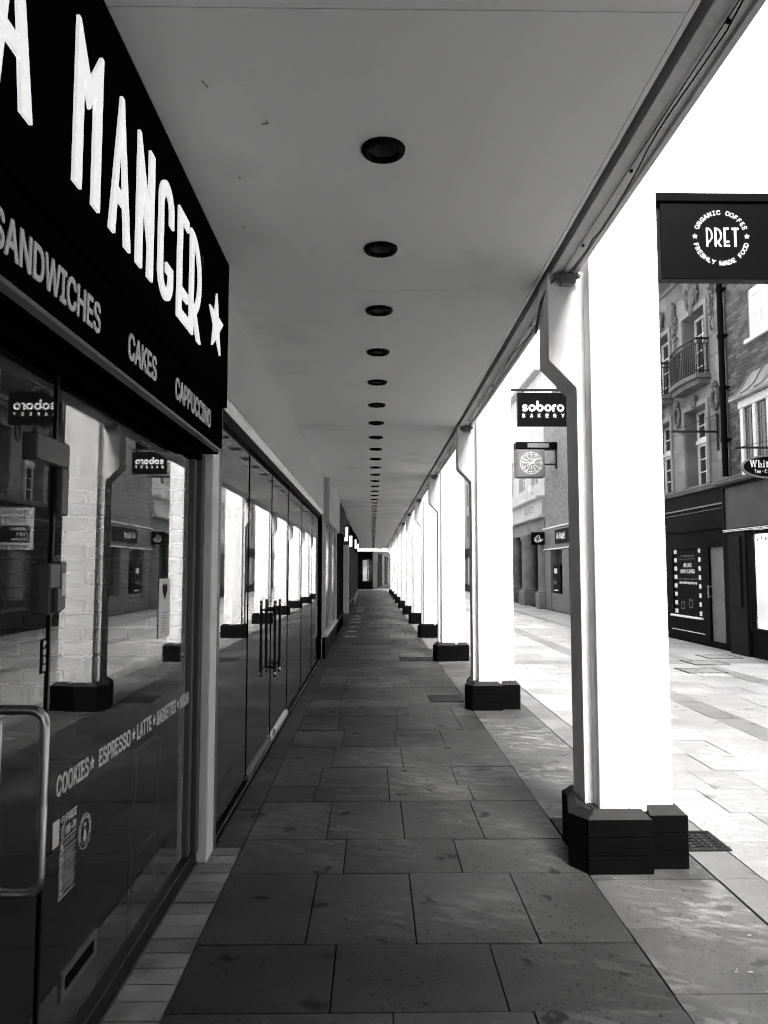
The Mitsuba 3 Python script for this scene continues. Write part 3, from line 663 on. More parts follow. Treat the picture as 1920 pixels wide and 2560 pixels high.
# ------------------------------------------------------------------ buildings across the street
WX = 6.7
def facade(poly, depth, x=WX): return onR(ex(affinity.scale(poly, -1, 1, origin=(0, 0)), depth), 0, 0, x + depth)   # poly in (y, z)
def fbox(y0, y1, z0, z1, xo, xi=WX + .2, bev=0): return bx(WX - xo, xi, y0, y1, z0, z1, bev)
def sash(par, y0, y1, z0, z1, x, cols=2, rws=3, name='window', fr='m_whitewood', f=.05, bar=.022, gl='m_winglass'):
    w = part(par, name, onR(ex(affinity.scale(sbox(y0, z0, y1, z1).difference(sbox(y0 + f, z0 + f, y1 - f, z1 - f)), -1, 1, origin=(0, 0)), .06), 0, 0, x + .06), fr)
    part(w, 'pane', bx(x + .03, x + .035, y0 + f, y1 - f, z0 + f, z1 - f), gl)
    bars = [bx(x + .005, x + .028, y0 + f + (y1 - y0 - 2 * f) * i / cols - bar / 2, y0 + f + (y1 - y0 - 2 * f) * i / cols + bar / 2, z0 + f, z1 - f) for i in range(1, cols)]
    bars += [bx(x + .007, x + .029, y0 + f, y1 - f, z0 + f + (z1 - z0 - 2 * f) * i / rws - bar / 2, z0 + f + (z1 - z0 - 2 * f) * i / rws + bar / 2) for i in range(1, rws)]
    if bars: part(w, 'glazing_bar', cc(bars), fr)
    return w
# --- stone house with balconies
B2 = thing('stone_house', 'pale stone house with iron balconies, garlands and black shop at street level', 'building')
NB = 5; PB = 1.83
wall = sbox(13.93, 3.2, 23.6, 7.75)
for k in range(NB):
    o = PB * k
    wall = wall.difference(sbox(14.77 + o, 3.24, 15.83 + o, 4.85)).difference(sbox(14.72 + o, 5.42, 15.8 + o, 6.86))
bd = part(B2, 'wall', facade(wall, .3, WX + .016), 'm_ashlar0')
gro = []
for i in range(11): gro.append(sbox(13, 3.2 + .42 * i - .004, 25, 3.2 + .42 * i + .004))
for i in range(11):
    yy = 13.93 + .45 * (i % 2)
    while yy < 24: gro.append(sbox(yy - .004, 3.2 + .42 * i, yy + .004, 3.2 + .42 * i + .42)); yy += .92
blk = wall.difference(union_all(gro)); rest = []
for gpoly in sorted(blk.geoms, key=lambda q: q.centroid.x):
    if gpoly.centroid.x < 18.2: part(bd, 'ashlar_block', facade(gpoly, .0155), f'm_ashlar{R.randrange(3)}')
    else: rest.append(facade(gpoly, .0155))
part(bd, 'distant_ashlar', cc(rest), 'm_ashlar1', kind='stuff')
part(B2, 'end_wall', bx(WX + .02, WX + 6, 13.93, 14.0, 0, 7.7), 'm_ashlar0')
part(B2, 'rear_block', bx(WX + .6, WX + 6, 14.0, 23.6, 0, 8.3), 'm_ashlar1')
def archi(par, y0, y1, z0, z1, name='architrave'):
    part(par, name, onR(ex(affinity.scale(sbox(y0 - .1, z0, y1 + .1, z1 + .1).difference(sbox(y0, z0 - .1, y1, z1)), -1, 1, origin=(0, 0)), .04), 0, 0, WX - .001), 'm_ashlar2')
def fruit(cx, cz, h, seed, top=1.0):
    rr = random.Random(seed); out = []
    for i in range(34):
        t = i / 33; w = (.11 * math.sin(math.pi * min(1, t * 1.25)) ** .6 if t < .8 else .03) * top
        r_ = rr.uniform(.028, .055) * (1 if t < .75 else .5)
        s_ = trimesh.creation.icosphere(1, r_); s_.apply_transform(np.diag([.8, 1, rr.uniform(.8, 1.3), 1]))
        s_.apply_translation([WX - .03 - rr.uniform(0, .04), cx + rr.uniform(-w, w), cz - h * t]); out.append(s_)
    return cc(out)
for k in range(NB):
    o = PB * k
    sash(B2, 14.77 + o, 15.83 + o, 3.24, 4.15, WX + .245, 4 if 0 else 3, 3)
    part(B2, 'transom', bx(WX + .2, WX + .3, 14.77 + o, 15.83 + o, 4.15, 4.24, .01), 'm_whitewood')
    sash(B2, 14.77 + o, 15.83 + o, 4.24, 4.85, WX + .245, 3, 2)
    sash(B2, 14.72 + o, 15.8 + o, 5.42, 6.86, WX + .24, 3, 4)
    archi(B2, 14.77 + o, 15.83 + o, 3.24, 4.85); archi(B2, 14.72 + o, 15.8 + o, 5.42, 6.86)
    part(B2, 'keystone', fbox(15.18 + o, 15.36 + o, 4.86, 5.1, .08, WX - .042, .01), 'm_carve')
    # balcony
    bow = [(WX - .30 - .06 * math.sin(math.pi * t), 14.55 + 1.4 * t) for t in np.linspace(0, 1, 13)]
    plan = Polygon([(WX - .005, 14.55)] + bow + [(WX - .005, 15.95)])
    plan = affinity.translate(plan, 0, o)
    b_ = part(B2, 'balcony', cc([at(ex(plan, .09), 0, 0, 5.31), at(ex(affinity.scale(plan, .8, .94), .1), .04, 0, 5.2)]), 'm_carve')
    rail = [(WX - .03, 14.59)] + [(x + .03, y) for x, y in bow[1:-1]] + [(WX - .03, 15.91)]
    rail = [(WX - .02, 14.59)] + [(WX - .27 - .06 * math.sin(math.pi * t), 14.59 + 1.32 * t) for t in np.linspace(0, 1, 21)] + [(WX - .02, 15.91)]
    for z_ in (6.11, 6.01, 5.46): part(b_, 'rail', tube([(x, y + o, z_) for x, y in rail], .022 if z_ > 6.1 else .013, 6), 'm_iron')
    ln = LineString(rail); bars = []
    for i in range(25):
        q = ln.interpolate((i + .5) / 25, normalized=True)
        part(b_, 'baluster', bx(q.x - .009, q.x + .009, q.y + o - .009, q.y + o + .009, 5.4, 6.02), 'm_iron')
    sc = []
    for i in range(12):
        q = ln.interpolate((i + .5) / 12, normalized=True)
        sc.append(tube([(q.x, q.y + o + .035 * math.cos(a), 6.06 + .03 * math.sin(a)) for a in np.linspace(0, 2 * math.pi, 11)[:-1]], .006, 5, True))
    each(b_, 'scroll', sc, 'm_iron')
    part(B2, 'shield', cc([at(mp(trimesh.creation.icosphere(3, 1), (.05, 0, 0), (0, .15, 0), (0, 0, .21), (0, 0, 0)), WX - .04, 15.26 + o, 7.2), fruit(15.26 + o, 7.46, .12, k), fruit(15.05 + o, 7.4, .4, 50 + k, .8), fruit(15.47 + o, 7.4, .4, 70 + k, .8), fruit(15.26 + o, 7.0, .2, 90 + k, .7)]), 'm_carve', 40)
for k in range(NB + 1):
    o = PB * k
    part(B2, 'garland', fruit(14.36 + o - (0 if k else -.02), 7.38, 1.15, 10 + k), 'm_carve', True)
    rr = random.Random(30 + k); wr = []
    for i in range(26):
        a = i / 26 * 2 * math.pi
        q = trimesh.creation.icosphere(1, rr.uniform(.03, .045)); q.apply_translation([WX - .03, 14.36 + o + .13 * math.cos(a), 4.83 + .19 * math.sin(a)]); wr.append(q)
    part(B2, 'wreath', cc(wr + [fruit(14.36 + o, 5.15, .12, 40 + k, .6)]), 'm_carve', True)
cp = Polygon([(WX + .2, 7.75), (WX - .06, 7.75), (WX - .08, 7.82), (WX - .5, 7.86), (WX - .56, 7.93), (WX - .56, 8.05), (WX - .62, 8.12), (WX + .2, 8.14)])
part(B2, 'cornice', mp(ex(cp, 9.67), (1, 0, 0), (0, 0, 1), (0, -1, 0), (0, 23.6, 0)), 'm_ashlar0')
part(B2, 'parapet', bx(WX, WX + .25, 13.93, 23.6, 8.14, 8.5), 'm_ashlar1')
gu = [fbox(13.95, 23.6, 3.1, 3.199, .09, WX + .3, .008)]
part(B2, 'string_course', cc(gu), 'm_ashlar0')
part(B2, 'ornament_band', cc([tube([(WX - .095, 14.0 + .16 * i + .06 * math.cos(a), 3.15 + .03 * math.sin(a)) for a in np.linspace(0, 2 * math.pi, 9)[:-1]], .008, 5, True) for i in range(50)]), 'm_carve')
sf = part(B2, 'shop_fascia', fbox(13.95, 23.6, 2.3, 3.098, .03), 'm_black')
part(sf, 'moulding', cc([fbox(13.95, 23.6, 2.76, 2.79, .06, WX - .031), fbox(14.2, 23.6, 2.68, 2.69, .05, WX - .031)]), 'm_greymetal')
wallp = sbox(13.95, 0, 23.6, 2.3).difference(sbox(15.31, .53, 16.76, 1.95)).difference(sbox(14.3, .1, 14.95, 1.95)).difference(sbox(17.4, .5, 19.4, 1.95)).difference(sbox(20, .5, 22.8, 1.95))
part(B2, 'shop_wall', facade(wallp, .1), 'm_black')
each(B2, 'shop_window', [bx(WX + .05, WX + .06, a, b, .5, 1.95) for a, b in ((17.4, 19.4), (20, 22.8))], 'm_winglass')
part(B2, 'shop_sill', cc([fbox(15.25, 16.82, .49, .53, .06, WX + .05, .006)]), 'm_trim')
part(B2, 'riser_strip', fbox(15.2, 16.85, .2, .215, .012, WX - .0005), 'm_trim')
dr_ = part(B2, 'shop_door', bx(WX + .05, WX + .07, 14.3, 14.95, .1, 1.95), 'm_midgrey')
part(dr_, 'handle', cc([tube([(WX - .03, 14.93, .95), (WX - .03, 14.93, 1.2)], .012, 8), tube([(WX - .03, 14.93, .98), (WX + .05, 14.93, .98)], .008, 6), tube([(WX - .03, 14.93, 1.17), (WX + .05, 14.93, 1.17)], .008, 6)]), 'm_steel')
po = thing('window_poster', 'black closing-down poster edged with white film strip squares in the shop window', 'poster')
part(po, 'sheet', bx(WX + .03, WX + .045, 15.31, 16.76, .53, 1.95), 'm_black')
sq = []
for yy in (15.33, 16.58):
    for i in range(8): sq.append(bx(WX + .026, WX + .03, yy, yy + .15, .56 + .185 * i, .56 + .185 * i + .092))
part(po, 'film_squares', cc(sq), 'm_printwhite')
each(po, 'lettering', [onR(txt('WE ARE', .085, .42), 16.24, 1.56, WX + .03), onR(txt('NOW CLOSED', .085, .74), 16.4, 1.43, WX + .03), onR(txt('WWW.THEPERFUMESHOP.COM', .05, .92), 16.49, 1.2, WX + .03)], 'm_printwhite')
each(po, 'small_lettering', [onR(txt('THE PERFUME SHOP', .04, .7, False), 16.38, 1.78, WX + .03), onR(txt('BUT YOU CAN FIND US ONLINE AT', .035, .98, False), 16.51, 1.29, WX + .03), onR(ex(sbox(0, 0, .9, .008), .003), 16.48, 1.73, WX + .03), onR(ex(sbox(0, 0, .16, .16).difference(sbox(.02, .02, .14, .14)), .003), 16.4, .66, WX + .03), onR(ex(sbox(0, 0, .16, .18).difference(sbox(.02, .02, .14, .16)), .003), 15.98, .7, WX + .03)], 'm_midgrey')
ib = thing('sign_bracket', 'empty black iron sign bracket on the stone house', 'bracket')
part(ib, 'wall_bar', bx(WX - .05, WX - .02, 14.28, 14.32, 3.8, 4.53), 'm_iron')
part(ib, 'arm', bx(5.77, WX - .05, 14.285, 14.315, 4.15, 4.19), 'm_iron')
part(ib, 'stay', tube([(WX - .04, 14.3, 4.5), (5.8, 14.3, 4.19)], .007, 6), 'm_iron')
part(ib, 'ring', cc([tube([(v + .025 * math.cos(a), 14.3, 4.12 + .025 * math.sin(a)) for a in np.linspace(0, 2 * math.pi, 11)[:-1]], .006, 5, True) for v in (6.0, 6.42)]), 'm_iron')
dp = thing('drainpipe', 'black cast iron drainpipe between the stone house and the brick house', 'drainpipe')
part(dp, 'pipe', tube([(WX - .09, 13.9, 3.25), (WX - .09, 13.9, 7.4)], .055, 12), 'm_black', 30)
part(dp, 'hopper', cc([bx(WX - .2, WX - .01, 13.78, 14.02, 7.2, 7.45, .03)]), 'm_black')
for z_ in (3.9, 4.9, 5.9, 6.8): part(dp, 'collar', cc([tube([(WX - .09, 13.9, z_), (WX - .09, 13.9, z_ + .07)], .07, 12), bx(WX - .05, WX + .02, 13.8, 14.0, z_ + .02, z_ + .05)]), 'm_black')

# --- brick house with tea shop
B1 = thing('brick_house', 'brick house with white windows and a lead roofed bay over a dark tea shop', 'building')
wl = sbox(8.2, 3.05, 13.86, 6.98).difference(sbox(11.9, 5.6, 13.05, 6.5)).difference(sbox(9.2, 5.6, 10.5, 6.5)).difference(sbox(11.0, 3.3, 12.75, 4.95))
bw = part(B1, 'wall', facade(wl, .3, WX + .012), 'm_mortar')
cnt, rest = 0, []
z, r = 3.06, 0
cand = []
while z < 6.95:
    yy = 13.86 - .1125 * (r % 2)
    if r % 2: cand.append(sbox(yy + .01, z, 13.86, z + .065))
    while yy > 8.2:
        cand.append(sbox(yy - .215, z, yy, z + .065)); yy -= .225
    z += .075; r += 1
for q in cand:
    q = q.intersection(wl)
    if q.is_empty or q.area < .001: continue
    if q.centroid.x > 12.3 and cnt < 300 and not (12.75 < q.centroid.x < 8): part(bw, 'brick', facade(q, .0115), f'm_brick{R.randrange(3)}'); cnt += 1
    else: rest.append(facade(q, .0115))
part(bw, 'distant_brick', cc(rest), 'm_brick1', kind='stuff')
part(B1, 'rear_block', bx(WX + .6, WX + 6, 8.2, 13.8, 0, 7.4), 'm_ashlar1')
ev = Polygon([(WX + .2, 6.985), (WX - .03, 6.985), (WX - .06, 7.05), (WX - .2, 7.12), (WX - .26, 7.2), (WX - .26, 7.28), (WX + .2, 7.3)])
part(B1, 'eaves', mp(ex(ev, 5.5), (1, 0, 0), (0, 0, 1), (0, -1, 0), (0, 13.8, 0)), 'm_whitewood')
part(B1, 'dentils', cc([bx(WX - .12, WX - .03, 13.7 - .12 * i, 13.64 - .12 * i, 7.0, 7.05) for i in range(44)]), 'm_whitewood')
rp = Polygon([(WX - .3, 7.28), (WX + 2.6, 7.7), (WX + 2.6, 7.6), (WX - .2, 7.2)])
part(B1, 'roof', mp(ex(rp, 5.6), (1, 0, 0), (0, 0, 1), (0, -1, 0), (0, 13.8, 0)), 'm_slate')
for a, b in ((11.9, 13.05), (9.2, 10.5)):
    sash(B1, a, b, 5.6, 6.5, WX + .03, 4, 4, f=.13, gl='m_printwhite')  # panes coloured white in place of the sky reflected in them
    part(B1, 'window_sill', fbox(a - .06, b + .06, 5.53, 5.598, .06, WX + .1, .006), 'm_whitewood')
# bay
bay = part(B1, 'bay_window', cc([bx(6.32, WX + .1, 11.0, 12.7, 3.12, 3.3), bx(6.3, WX + .1, 10.98, 12.72, 4.27, 4.4)] +
                      [bx(6.32, 6.40, v - .05, v + .05, 3.3, 4.27) for v in (12.65, 12.23, 11.78, 11.33, 11.05)] + [bx(6.4, WX, v - .04, v + .04, 3.3, 4.27) for v in (12.66, 11.04)]), 'm_whitewood')
for a, b in ((12.28, 12.6), (11.83, 12.18), (11.38, 11.73), (11.1, 11.28)):
    pn_ = part(bay, 'leaded_pane', bx(6.36, 6.365, a, b, 3.3, 4.27), 'm_winglass')
    part(pn_, 'lead_strip', cc([bx(6.352, 6.359, a + (b - a) * i / 3 - .005, a + (b - a) * i / 3 + .005, 3.3, 4.27) for i in (1, 2)] + [bx(6.353, 6.358, a, b, 3.3 + .97 * i / 8 - .005, 3.3 + .97 * i / 8 + .005) for i in range(1, 8)]), 'm_midgrey')
part(bay, 'side_pane', bx(6.4, WX, 12.655, 12.66, 3.3, 4.27), 'm_winglass')
og = [(WX, 4.97), (WX - .08, 4.95), (WX - .16, 4.84), (WX - .26, 4.66), (WX - .38, 4.53), (WX - .5, 4.46), (WX - .5, 4.41), (WX, 4.41)]
lr = part(B1, 'bay_roof', mp(ex(Polygon(og), 2.0), (1, 0, 0), (0, 0, 1), (0, -1, 0), (0, 12.86, 0)), 'm_lead', 30)
for v in (12.84, 12.4, 11.95, 11.5): part(lr, 'roll', tube([(x, v, z_ + .012) for x, z_ in og[:6]], .02, 8), 'm_greymetal', True)
fs = part(B1, 'shop_fascia', bx(6.5, WX + .1, 8.2, 13.78, 2.24, 3.02, .01), 'm_greyboard')
part(fs, 'frame', onR(ex(affinity.scale(sbox(8.2, 2.185, 13.8, 3.05).difference(sbox(8.26, 2.235, 13.75, 3.0)), -1, 1, origin=(0, 0)), .03), 0, 0, 6.5), 'm_soft_black')
part(fs, 'bottom_moulding', cc([bx(6.46, 6.5, 8.2, 13.76, 2.19, 2.205), bx(6.45, 6.5, 8.2, 13.76, 2.215, 2.228)]), 'm_trim')
part(B1, 'fascia_cap', cc([bx(6.3, WX + .1, 8.2, 13.85, 3.06, 3.1, .008), bx(6.36, WX, 8.2, 13.82, 3.11, 3.16, .012)]), 'm_carve')
part(B1, 'pilaster', cc([bx(6.5, WX + .1, 13.05, 13.7, 0, 2.18, .008), bx(6.47, 6.5, 13.2, 13.55, .85, 2.1, .006)]), 'm_soft_black')
part(B1, 'stall_riser', bx(6.55, WX + .1, 8.2, 13.04, 0, .46, .008), 'm_black')
part(B1, 'window_frame', cc([bx(6.52, 6.62, 12.94, 13.04, .46, 2.18), bx(6.52, 6.62, 8.2, 12.94, .46, .5), bx(6.52, 6.62, 8.2, 12.94, 2.12, 2.18)]), 'm_black')
part(B1, 'window_pane', bx(6.56, 6.5605, 8.2, 12.94, .5, 2.12), 'm_glass')
part(B1, 'display_box', cc([bx(7.25, 7.3, 8.2, 13.0, .4, 2.2), bx(6.62, 7.25, 8.2, 13.0, .42, .48), bx(6.62, 7.25, 12.96, 13.0, .48, 2.2)]), 'm_inner')
part(B1, 'display_ceiling', bx(6.62, 7.25, 8.2, 13.0, 2.2, 2.25), 'm_inner')
part(B1, 'display_lamp', bx(6.8, 7.1, 8.6, 12.8, 2.18, 2.195), 'm_inner', emit=.7)
part(B1, 'display_screen', bx(6.75, 6.78, 12.35, 12.8, .48, 1.5), 'm_printwhite')
for i in range(6):
    part(B1, 'window_star', onR(ex(star(.045), .003), 12.88 - .13 * i, 2.05 - .03 * (i % 2), 6.58), 'm_midgrey')
for i, (yy, h_) in enumerate(((12.25, .16), (12.12, .22), (11.98, .18), (12.2, .12))):
    j = thing('tea_caddy', f'small dark tea caddy in the lit tea shop window, {ordn[i]} from the left', 'caddy', 'caddies in the tea shop window')
    part(j, 'body', at(trimesh.creation.cylinder(.05, h_, sections=16), 6.72 - .06 * (i == 3), yy, .48 + h_ / 2), 'm_black' if i % 2 else 'm_midgrey', 30)
    part(j, 'lid', at(trimesh.creation.cylinder(.053, .03, sections=16), 6.72 - .06 * (i == 3), yy, .495 + h_), 'm_steel', 30)
solo('display_steps', cc([bx(6.9, 7.2, 11.4, 12.2, .48, .9), bx(6.9, 7.2, 11.4, 12.05, .9, 1.05), bx(6.9, 7.2, 11.4, 11.9, 1.05, 1.2)]), 'm_blackmatt', 'black stepped display stand in the lit tea shop window', 'display stand')
# oval sign
os_ = thing('hanging_sign', 'black oval tea shop sign with a pale rim on an iron bracket', 'sign')
SY = 11.4
def eN(p, d, y): return onN(ex(p, d), 6.1, 3.085, y)
part(os_, 'panel', eN(ell(0, 0, .40, .155), .03, SY + .03), 'm_black')
part(os_, 'rim', eN(ell(0, 0, .43, .18).difference(ell(0, 0, .40, .155)), .045, SY + .035), 'm_midgrey')
def serif(ch):
    if ch == 'W': return union_all([quad(.28, 0, .08, .1, 1, .2), quad(.3, 0, .08, .5, 1, .1), quad(.68, 0, .08, .5, 1, .2), quad(.7, 0, .08, .9, 1, .1), sbox(-.08, .93, .26, 1), sbox(.36, .93, .62, 1), sbox(.78, .93, 1.04, 1)])
    if ch == 'h': return union_all([sbox(.06, 0, .2, 1), ell(.32, .35, .2, .3).difference(ell(.29, .33, .1, .24)).intersection(sbox(.1, .34, .6, .8)), sbox(.38, 0, .52, .38), sbox(0, 0, .28, .07), sbox(.32, 0, .6, .07), sbox(0, .93, .2, 1)])
    if ch == 'i': return union_all([sbox(.08, 0, .22, .62), sbox(0, 0, .3, .07), sbox(0, .56, .2, .63), Point(.15, .86).buffer(.09)])
    return union_all([sbox(.1, .08, .24, .85), sbox(0, .56, .38, .63), ell(.26, .1, .16, .11).difference(ell(.29, .15, .09, .09)).intersection(sbox(.1, 0, .5, .12))])
wd, xx = [], -.30
for ch, adv in (('W', .125), ('h', .078), ('i', .044), ('t', .05)):
    wd.append(affinity.translate(affinity.scale(serif(ch), .115, .115, origin=(0, 0)), xx, -.01)); xx += adv
part(os_, 'name_lettering', eN(union_all(wd), .003, SY), 'm_printwhite')
part(os_, 'trade_lettering', onN(txt('Tea · C', .06, .2, False), 6.1 - .235, 3.085 - .1, SY), 'm_print')
part(os_, 'bracket', cc([tube([(5.62, SY + .015, 3.385), (WX, SY + .015, 3.385)], .018, 8), tube([(5.7, SY + .015, 3.4), (WX, SY + .015, 3.62)], .005, 5), at(trimesh.creation.icosphere(1, .028), 5.62, SY + .015, 3.385),
                         tube([(5.95, SY + .015, 3.385), (5.95, SY + .015, 3.2)], .006, 5), tube([(6.25, SY + .015, 3.385), (6.25, SY + .015, 3.24)], .006, 5)]), 'm_iron')

# --- brick bank, column house and farther houses
B3 = thing('brick_bank', 'brick fronted bank with grey shop fascia and a cash machine', 'building')
part(B3, 'wall', bx(WX, WX + 6, 23.62, 29.1, 3.07, 8.0), 'm_brickfar')
part(B3, 'fascia', fbox(23.62, 29.1, 2.3, 3.05, .06), 'm_midgrey')
part(B3, 'fascia_trim', cc([fbox(23.62, 29.1, 3.052, 3.09, .1, WX - .001), fbox(23.62, 29.1, 2.26, 2.298, .09)]), 'm_trim')
part(B3, 'shop_wall', bx(WX + .0, WX + 3, 23.62, 29.1, 0, .65), 'm_midgrey')
part(B3, 'glazing', bx(WX + .2, WX + .25, 23.62, 29.1, .65, 2.26), 'm_winglass')
each(B3, 'pier', [fbox(28.2, 29.08, 0, 2.26, .03), fbox(25.6, 26.5, .65, 2.26, .02), fbox(23.62, 24.0, .65, 2.26, .02)], 'm_midgrey')
am = part(B3, 'cash_machine', bx(WX + .02, WX + .2, 26.95, 28.0, .65, 1.7), 'm_black')
part(am, 'screen', bx(WX + .0, WX + .02, 27.4, 27.75, 1.38, 1.56), 'm_printwhite')
part(am, 'keypad', bx(WX - .02, WX + .02, 27.35, 27.8, .98, 1.12), 'm_alu')
part(am, 'slot', bx(WX + .0, WX + .02, 27.3, 27.85, .74, .78), 'm_trim')
part(B3, 'roof', mp(ex(Polygon([(WX - .15, 8.0), (WX + 3, 8.9), (WX + 6, 8.0)]), 5.48), (1, 0, 0), (0, 0, 1), (0, -1, 0), (0, 29.1, 0)), 'm_slate')
bs = part(B3, 'name_board', bx(WX - .13, WX - .06, 24.6, 27.05, 2.45, 2.94, .01), 'm_black')
def house(s=1.0):
    o = union_all([Point(0, 0).buffer(.5, 12), Point(.12, .42).buffer(.25, 8), Polygon([(.45, -.45), (.85, -.1), (.95, .05), (.8, .08), (.55, -.1), (.4, -.05)])])
    i = union_all([Point(0, 0).buffer(.4, 12), Point(.12, .42).buffer(.15, 8)])
    inn = Polygon([(-.35, -.3), (-.35, 0), (0, .3), (.35, 0), (.35, -.3)])
    return affinity.scale(union_all([o.difference(i), inn.difference(affinity.scale(inn, .65, .65))]), s, s, origin=(0, 0))
part(bs, 'lettering', onR(txt('Nati', .24, .75), 26.35, 2.58, WX - .13), 'm_printwhite'); part(bs, 'emblem', onR(ex(house(.22), .004), 26.68, 2.7, WX - .13), 'm_printwhite')
hs = thing('hanging_sign', 'small square black bank sign with a white outlined emblem', 'sign')
part(hs, 'panel', bx(6.12, 6.66, 28.95, 29.03, 2.47, 2.96, .01), 'm_black')
part(hs, 'emblem', onN(ex(house(.24), .004), 6.36, 2.68, 28.949), 'm_printwhite')
part(hs, 'arm', bx(6.6, WX, 28.97, 29.01, 2.85, 2.89), 'm_iron')
ck = thing('street_clock', 'square pale clock on a black bracket projecting from the brick bank', 'clock')
CY = 27.0
part(ck, 'case', bx(5.2, 6.24, CY, CY + .45, 4.86, 5.88, .01), 'm_carve')
part(ck, 'face', bx(5.29, 6.2, CY - .008, CY, 4.9, 5.85), 'm_midgrey')
part(ck, 'canopy', bx(5.2, 6.72, CY - .02, CY + .45, 5.9, 6.14, .01), 'm_black')
part(ck, 'canopy_board', bx(5.62, 6.4, CY - .026, CY - .02, 5.94, 6.1), 'm_midgrey')
part(ck, 'arm', cc([bx(6.25, WX, CY + .1, CY + .16, 5.32, 5.37), bx(WX - .06, WX + .01, CY + .05, CY + .2, 5.2, 6.1)]), 'm_iron')
dial = [ex(Point(0, 0).buffer(.40, 24).difference(Point(0, 0).buffer(.385, 24)), .004), ex(Point(0, 0).buffer(.33, 24).difference(Point(0, 0).buffer(.32, 24)), .004)]
for i in range(12):
    q = ex(sbox(-.008, .1, .008, .42), .003); q.apply_transform(trimesh.transformations.rotation_matrix(i * math.pi / 6, [0, 0, 1])); dial.append(q)
part(ck, 'dial_marks', onN(cc(dial), 5.745, 5.375, CY - .009), 'm_printwhite')
hands = []
for a, l, w in ((math.radians(-50), .3, .03), (math.radians(85), .38, .022)):
    q = ex(Polygon([(-w, -.1), (w, -.1), (w * .7, l * .7), (0, l), (-w * .7, l * .7)]), .008); q.apply_transform(trimesh.transformations.rotation_matrix(a, [0, 0, 1])); hands.append(q)
part(ck, 'hands', onN(cc(hands + [ex(Point(0, 0).buffer(.04), .009)]), 5.745, 5.375, CY - .014), 'm_whitewood')

B4 = thing('column_house', 'pale stone corner house with stout columns and an old chemist frieze', 'building')
part(B4, 'wall', facade(sbox(29.12, 4.4, 38.5, 9.4).difference(union_all([sbox(30.3 + 2.6 * i, 5.0, 31.6 + 2.6 * i, 6.6) for i in range(3)])), .4), 'm_stonelight')
for i in range(3): sash(B4, 30.3 + 2.6 * i, 31.6 + 2.6 * i, 5.0, 6.6, WX + .2, 2, 3)
part(B4, 'frieze', fbox(29.12, 38.5, 3.7, 4.3, .12, WX + .4), 'm_stonelight')
part(B4, 'frieze_lettering', onR(txt('CHEMISTS', .28, 1.9), 32.5, 3.85, WX - .12), 'm_greymetal')
part(B4, 'cornice', cc([fbox(29.12, 38.5, 4.3, 4.42, .35, WX + .4, .02), fbox(29.12, 38.5, 3.55, 3.69, .25, WX + .4, .02)]), 'm_stonelight')
part(B4, 'lintel', fbox(29.12, 38.5, 3.0, 3.54, .05, WX + .4), 'm_ashlar2')
for yc in (29.45, 32.6, 35.8):
    r_ = .3 if yc < 30 else .55
    co = part(B4, 'column', mp(lathe([(.5, .62), (.52, .66), (.46, .72), (.46, 2.72), (.5, 2.78), (.54, 2.82), (.54, 2.98)], 20), (.7, 0, 0), (0, r_ * 1.9, 0), (0, 0, 1), (WX + .1, yc, 0)), 'm_ashlar1', 40)
    part(co, 'pedestal', bx(WX - .28, WX + .45, yc - r_ * 1.12, yc + r_ * 1.12, 0, .61, .02), 'm_ashlar1')
part(B4, 'recess_shade', bx(WX + 1.2, WX + 1.22, 29.12, 38.5, .25, 3.19), 'm_winglass'); part(B4, 'recess_wall', bx(WX + 2.4, WX + 2.5, 29.12, 38.5, 0, 3.69), 'm_ashlar1'); part(B4, 'recess_ceiling', bx(WX + .41, WX + 2.4, 29.12, 38.5, 3.2, 3.3), 'm_ashlar1')  # near-black sheet first, stands in for the shade inside the recess
each(B4, 'door_frame', [bx(WX + .6, WX + .68, v, v + .08, 0, 2.4) for v in (30.2, 30.8, 31.4, 33.6, 34.4)], 'm_greymetal')
part(B4, 'carved_crest', fruit(36.4, 5.0, .9, 99, 1.6), 'm_carve', True)
part(B4, 'alarm_box', fbox(31.2, 31.5, 4.75, 5.05, .12, WX - .001), 'm_whitewood')
part(B4, 'gable', bx(WX + .41, WX + 6, 29.12, 38.5, 3.7, 9.5), 'm_stonelight')
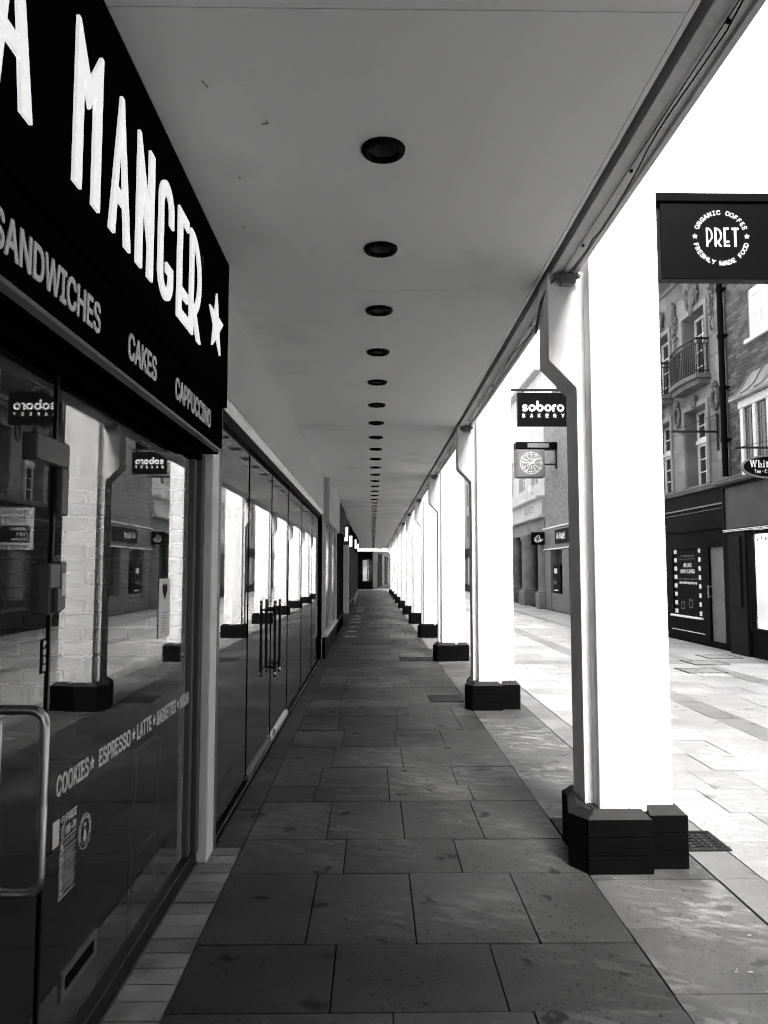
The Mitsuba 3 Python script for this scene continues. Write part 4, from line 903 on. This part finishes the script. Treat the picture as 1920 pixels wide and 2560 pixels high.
part(B4, 'roof', mp(ex(Polygon([(WX - .3, 9.4), (WX - .3, 9.5), (WX + 3, 9.9), (WX + 6, 9.4)]), 9.4), (1, 0, 0), (0, 0, 1), (0, -1, 0), (0, 38.52, 0)), 'm_slate')
yy = 38.55
for i, (L_, h_, mt, lab) in enumerate(((8, 7.5, 'm_stonelight', 'white rendered house beyond the column house'), (9, 8.6, 'm_brickfar', 'distant brick house with a black sign on the right of the street'), (9, 7.8, 'm_stonelight', 'pale farthest house at the right of the street'))):
    h = thing('street_house', lab, 'building')
    holes = [sbox(yy + 1 + 2.4 * j, z_, yy + 2 + 2.4 * j, z_ + 1.5) for j in range(int(L_ / 2.4)) for z_ in (3.8, 6.0)]
    part(h, 'wall', facade(sbox(yy, 3.0, yy + L_ - .02, h_).difference(union_all(holes)), .3), mt)
    for q in holes: sash(h, q.bounds[0], q.bounds[2], q.bounds[1], q.bounds[3], WX + .15, 2, 3)
    part(h, 'shop_fascia', fbox(yy, yy + L_ - .02, 2.4, 2.99, .08), 'm_black' if i == 1 else 'm_midgrey')
    part(h, 'shop_window', bx(WX + .1, WX + .2, yy, yy + L_ - .02, .5, 2.4), 'm_winglass')
    part(h, 'stall_riser', fbox(yy, yy + L_ - .02, 0, .5, .0), 'm_soft_black')
    each(h, 'pier', [fbox(yy + (L_ - .4) * j / 3, yy + (L_ - .4) * j / 3 + .35, .5, 2.4, .03) for j in range(4)], 'm_stonelight')
    part(h, 'rear_block', bx(WX + .6, WX + 6, yy, yy + L_ - .02, 0, h_), 'm_stonelight')
    yy += L_
eh = thing('street_house', 'bright white house closing the end of the street', 'building')
part(eh, 'wall', bx(1.6, 20, 100, 104, 0, 9), 'm_stonelight')
each(eh, 'window', [bx(2.2 + 1.6 * i, 3.1 + 1.6 * i, 99.9, 99.98, z_, z_ + 1.4) for i in range(8) for z_ in (.8, 3.6, 6.2)], 'm_winglass')
# unseen house behind the camera, built extra tall to shade the arcade floor
bh = thing('street_house', 'unseen plain stone house behind the camera, raised tall for its shade', 'building')
part(bh, 'wall', bx(WX, WX + 6, -20, 8.18, 0, 10.0), 'm_ashlar1')
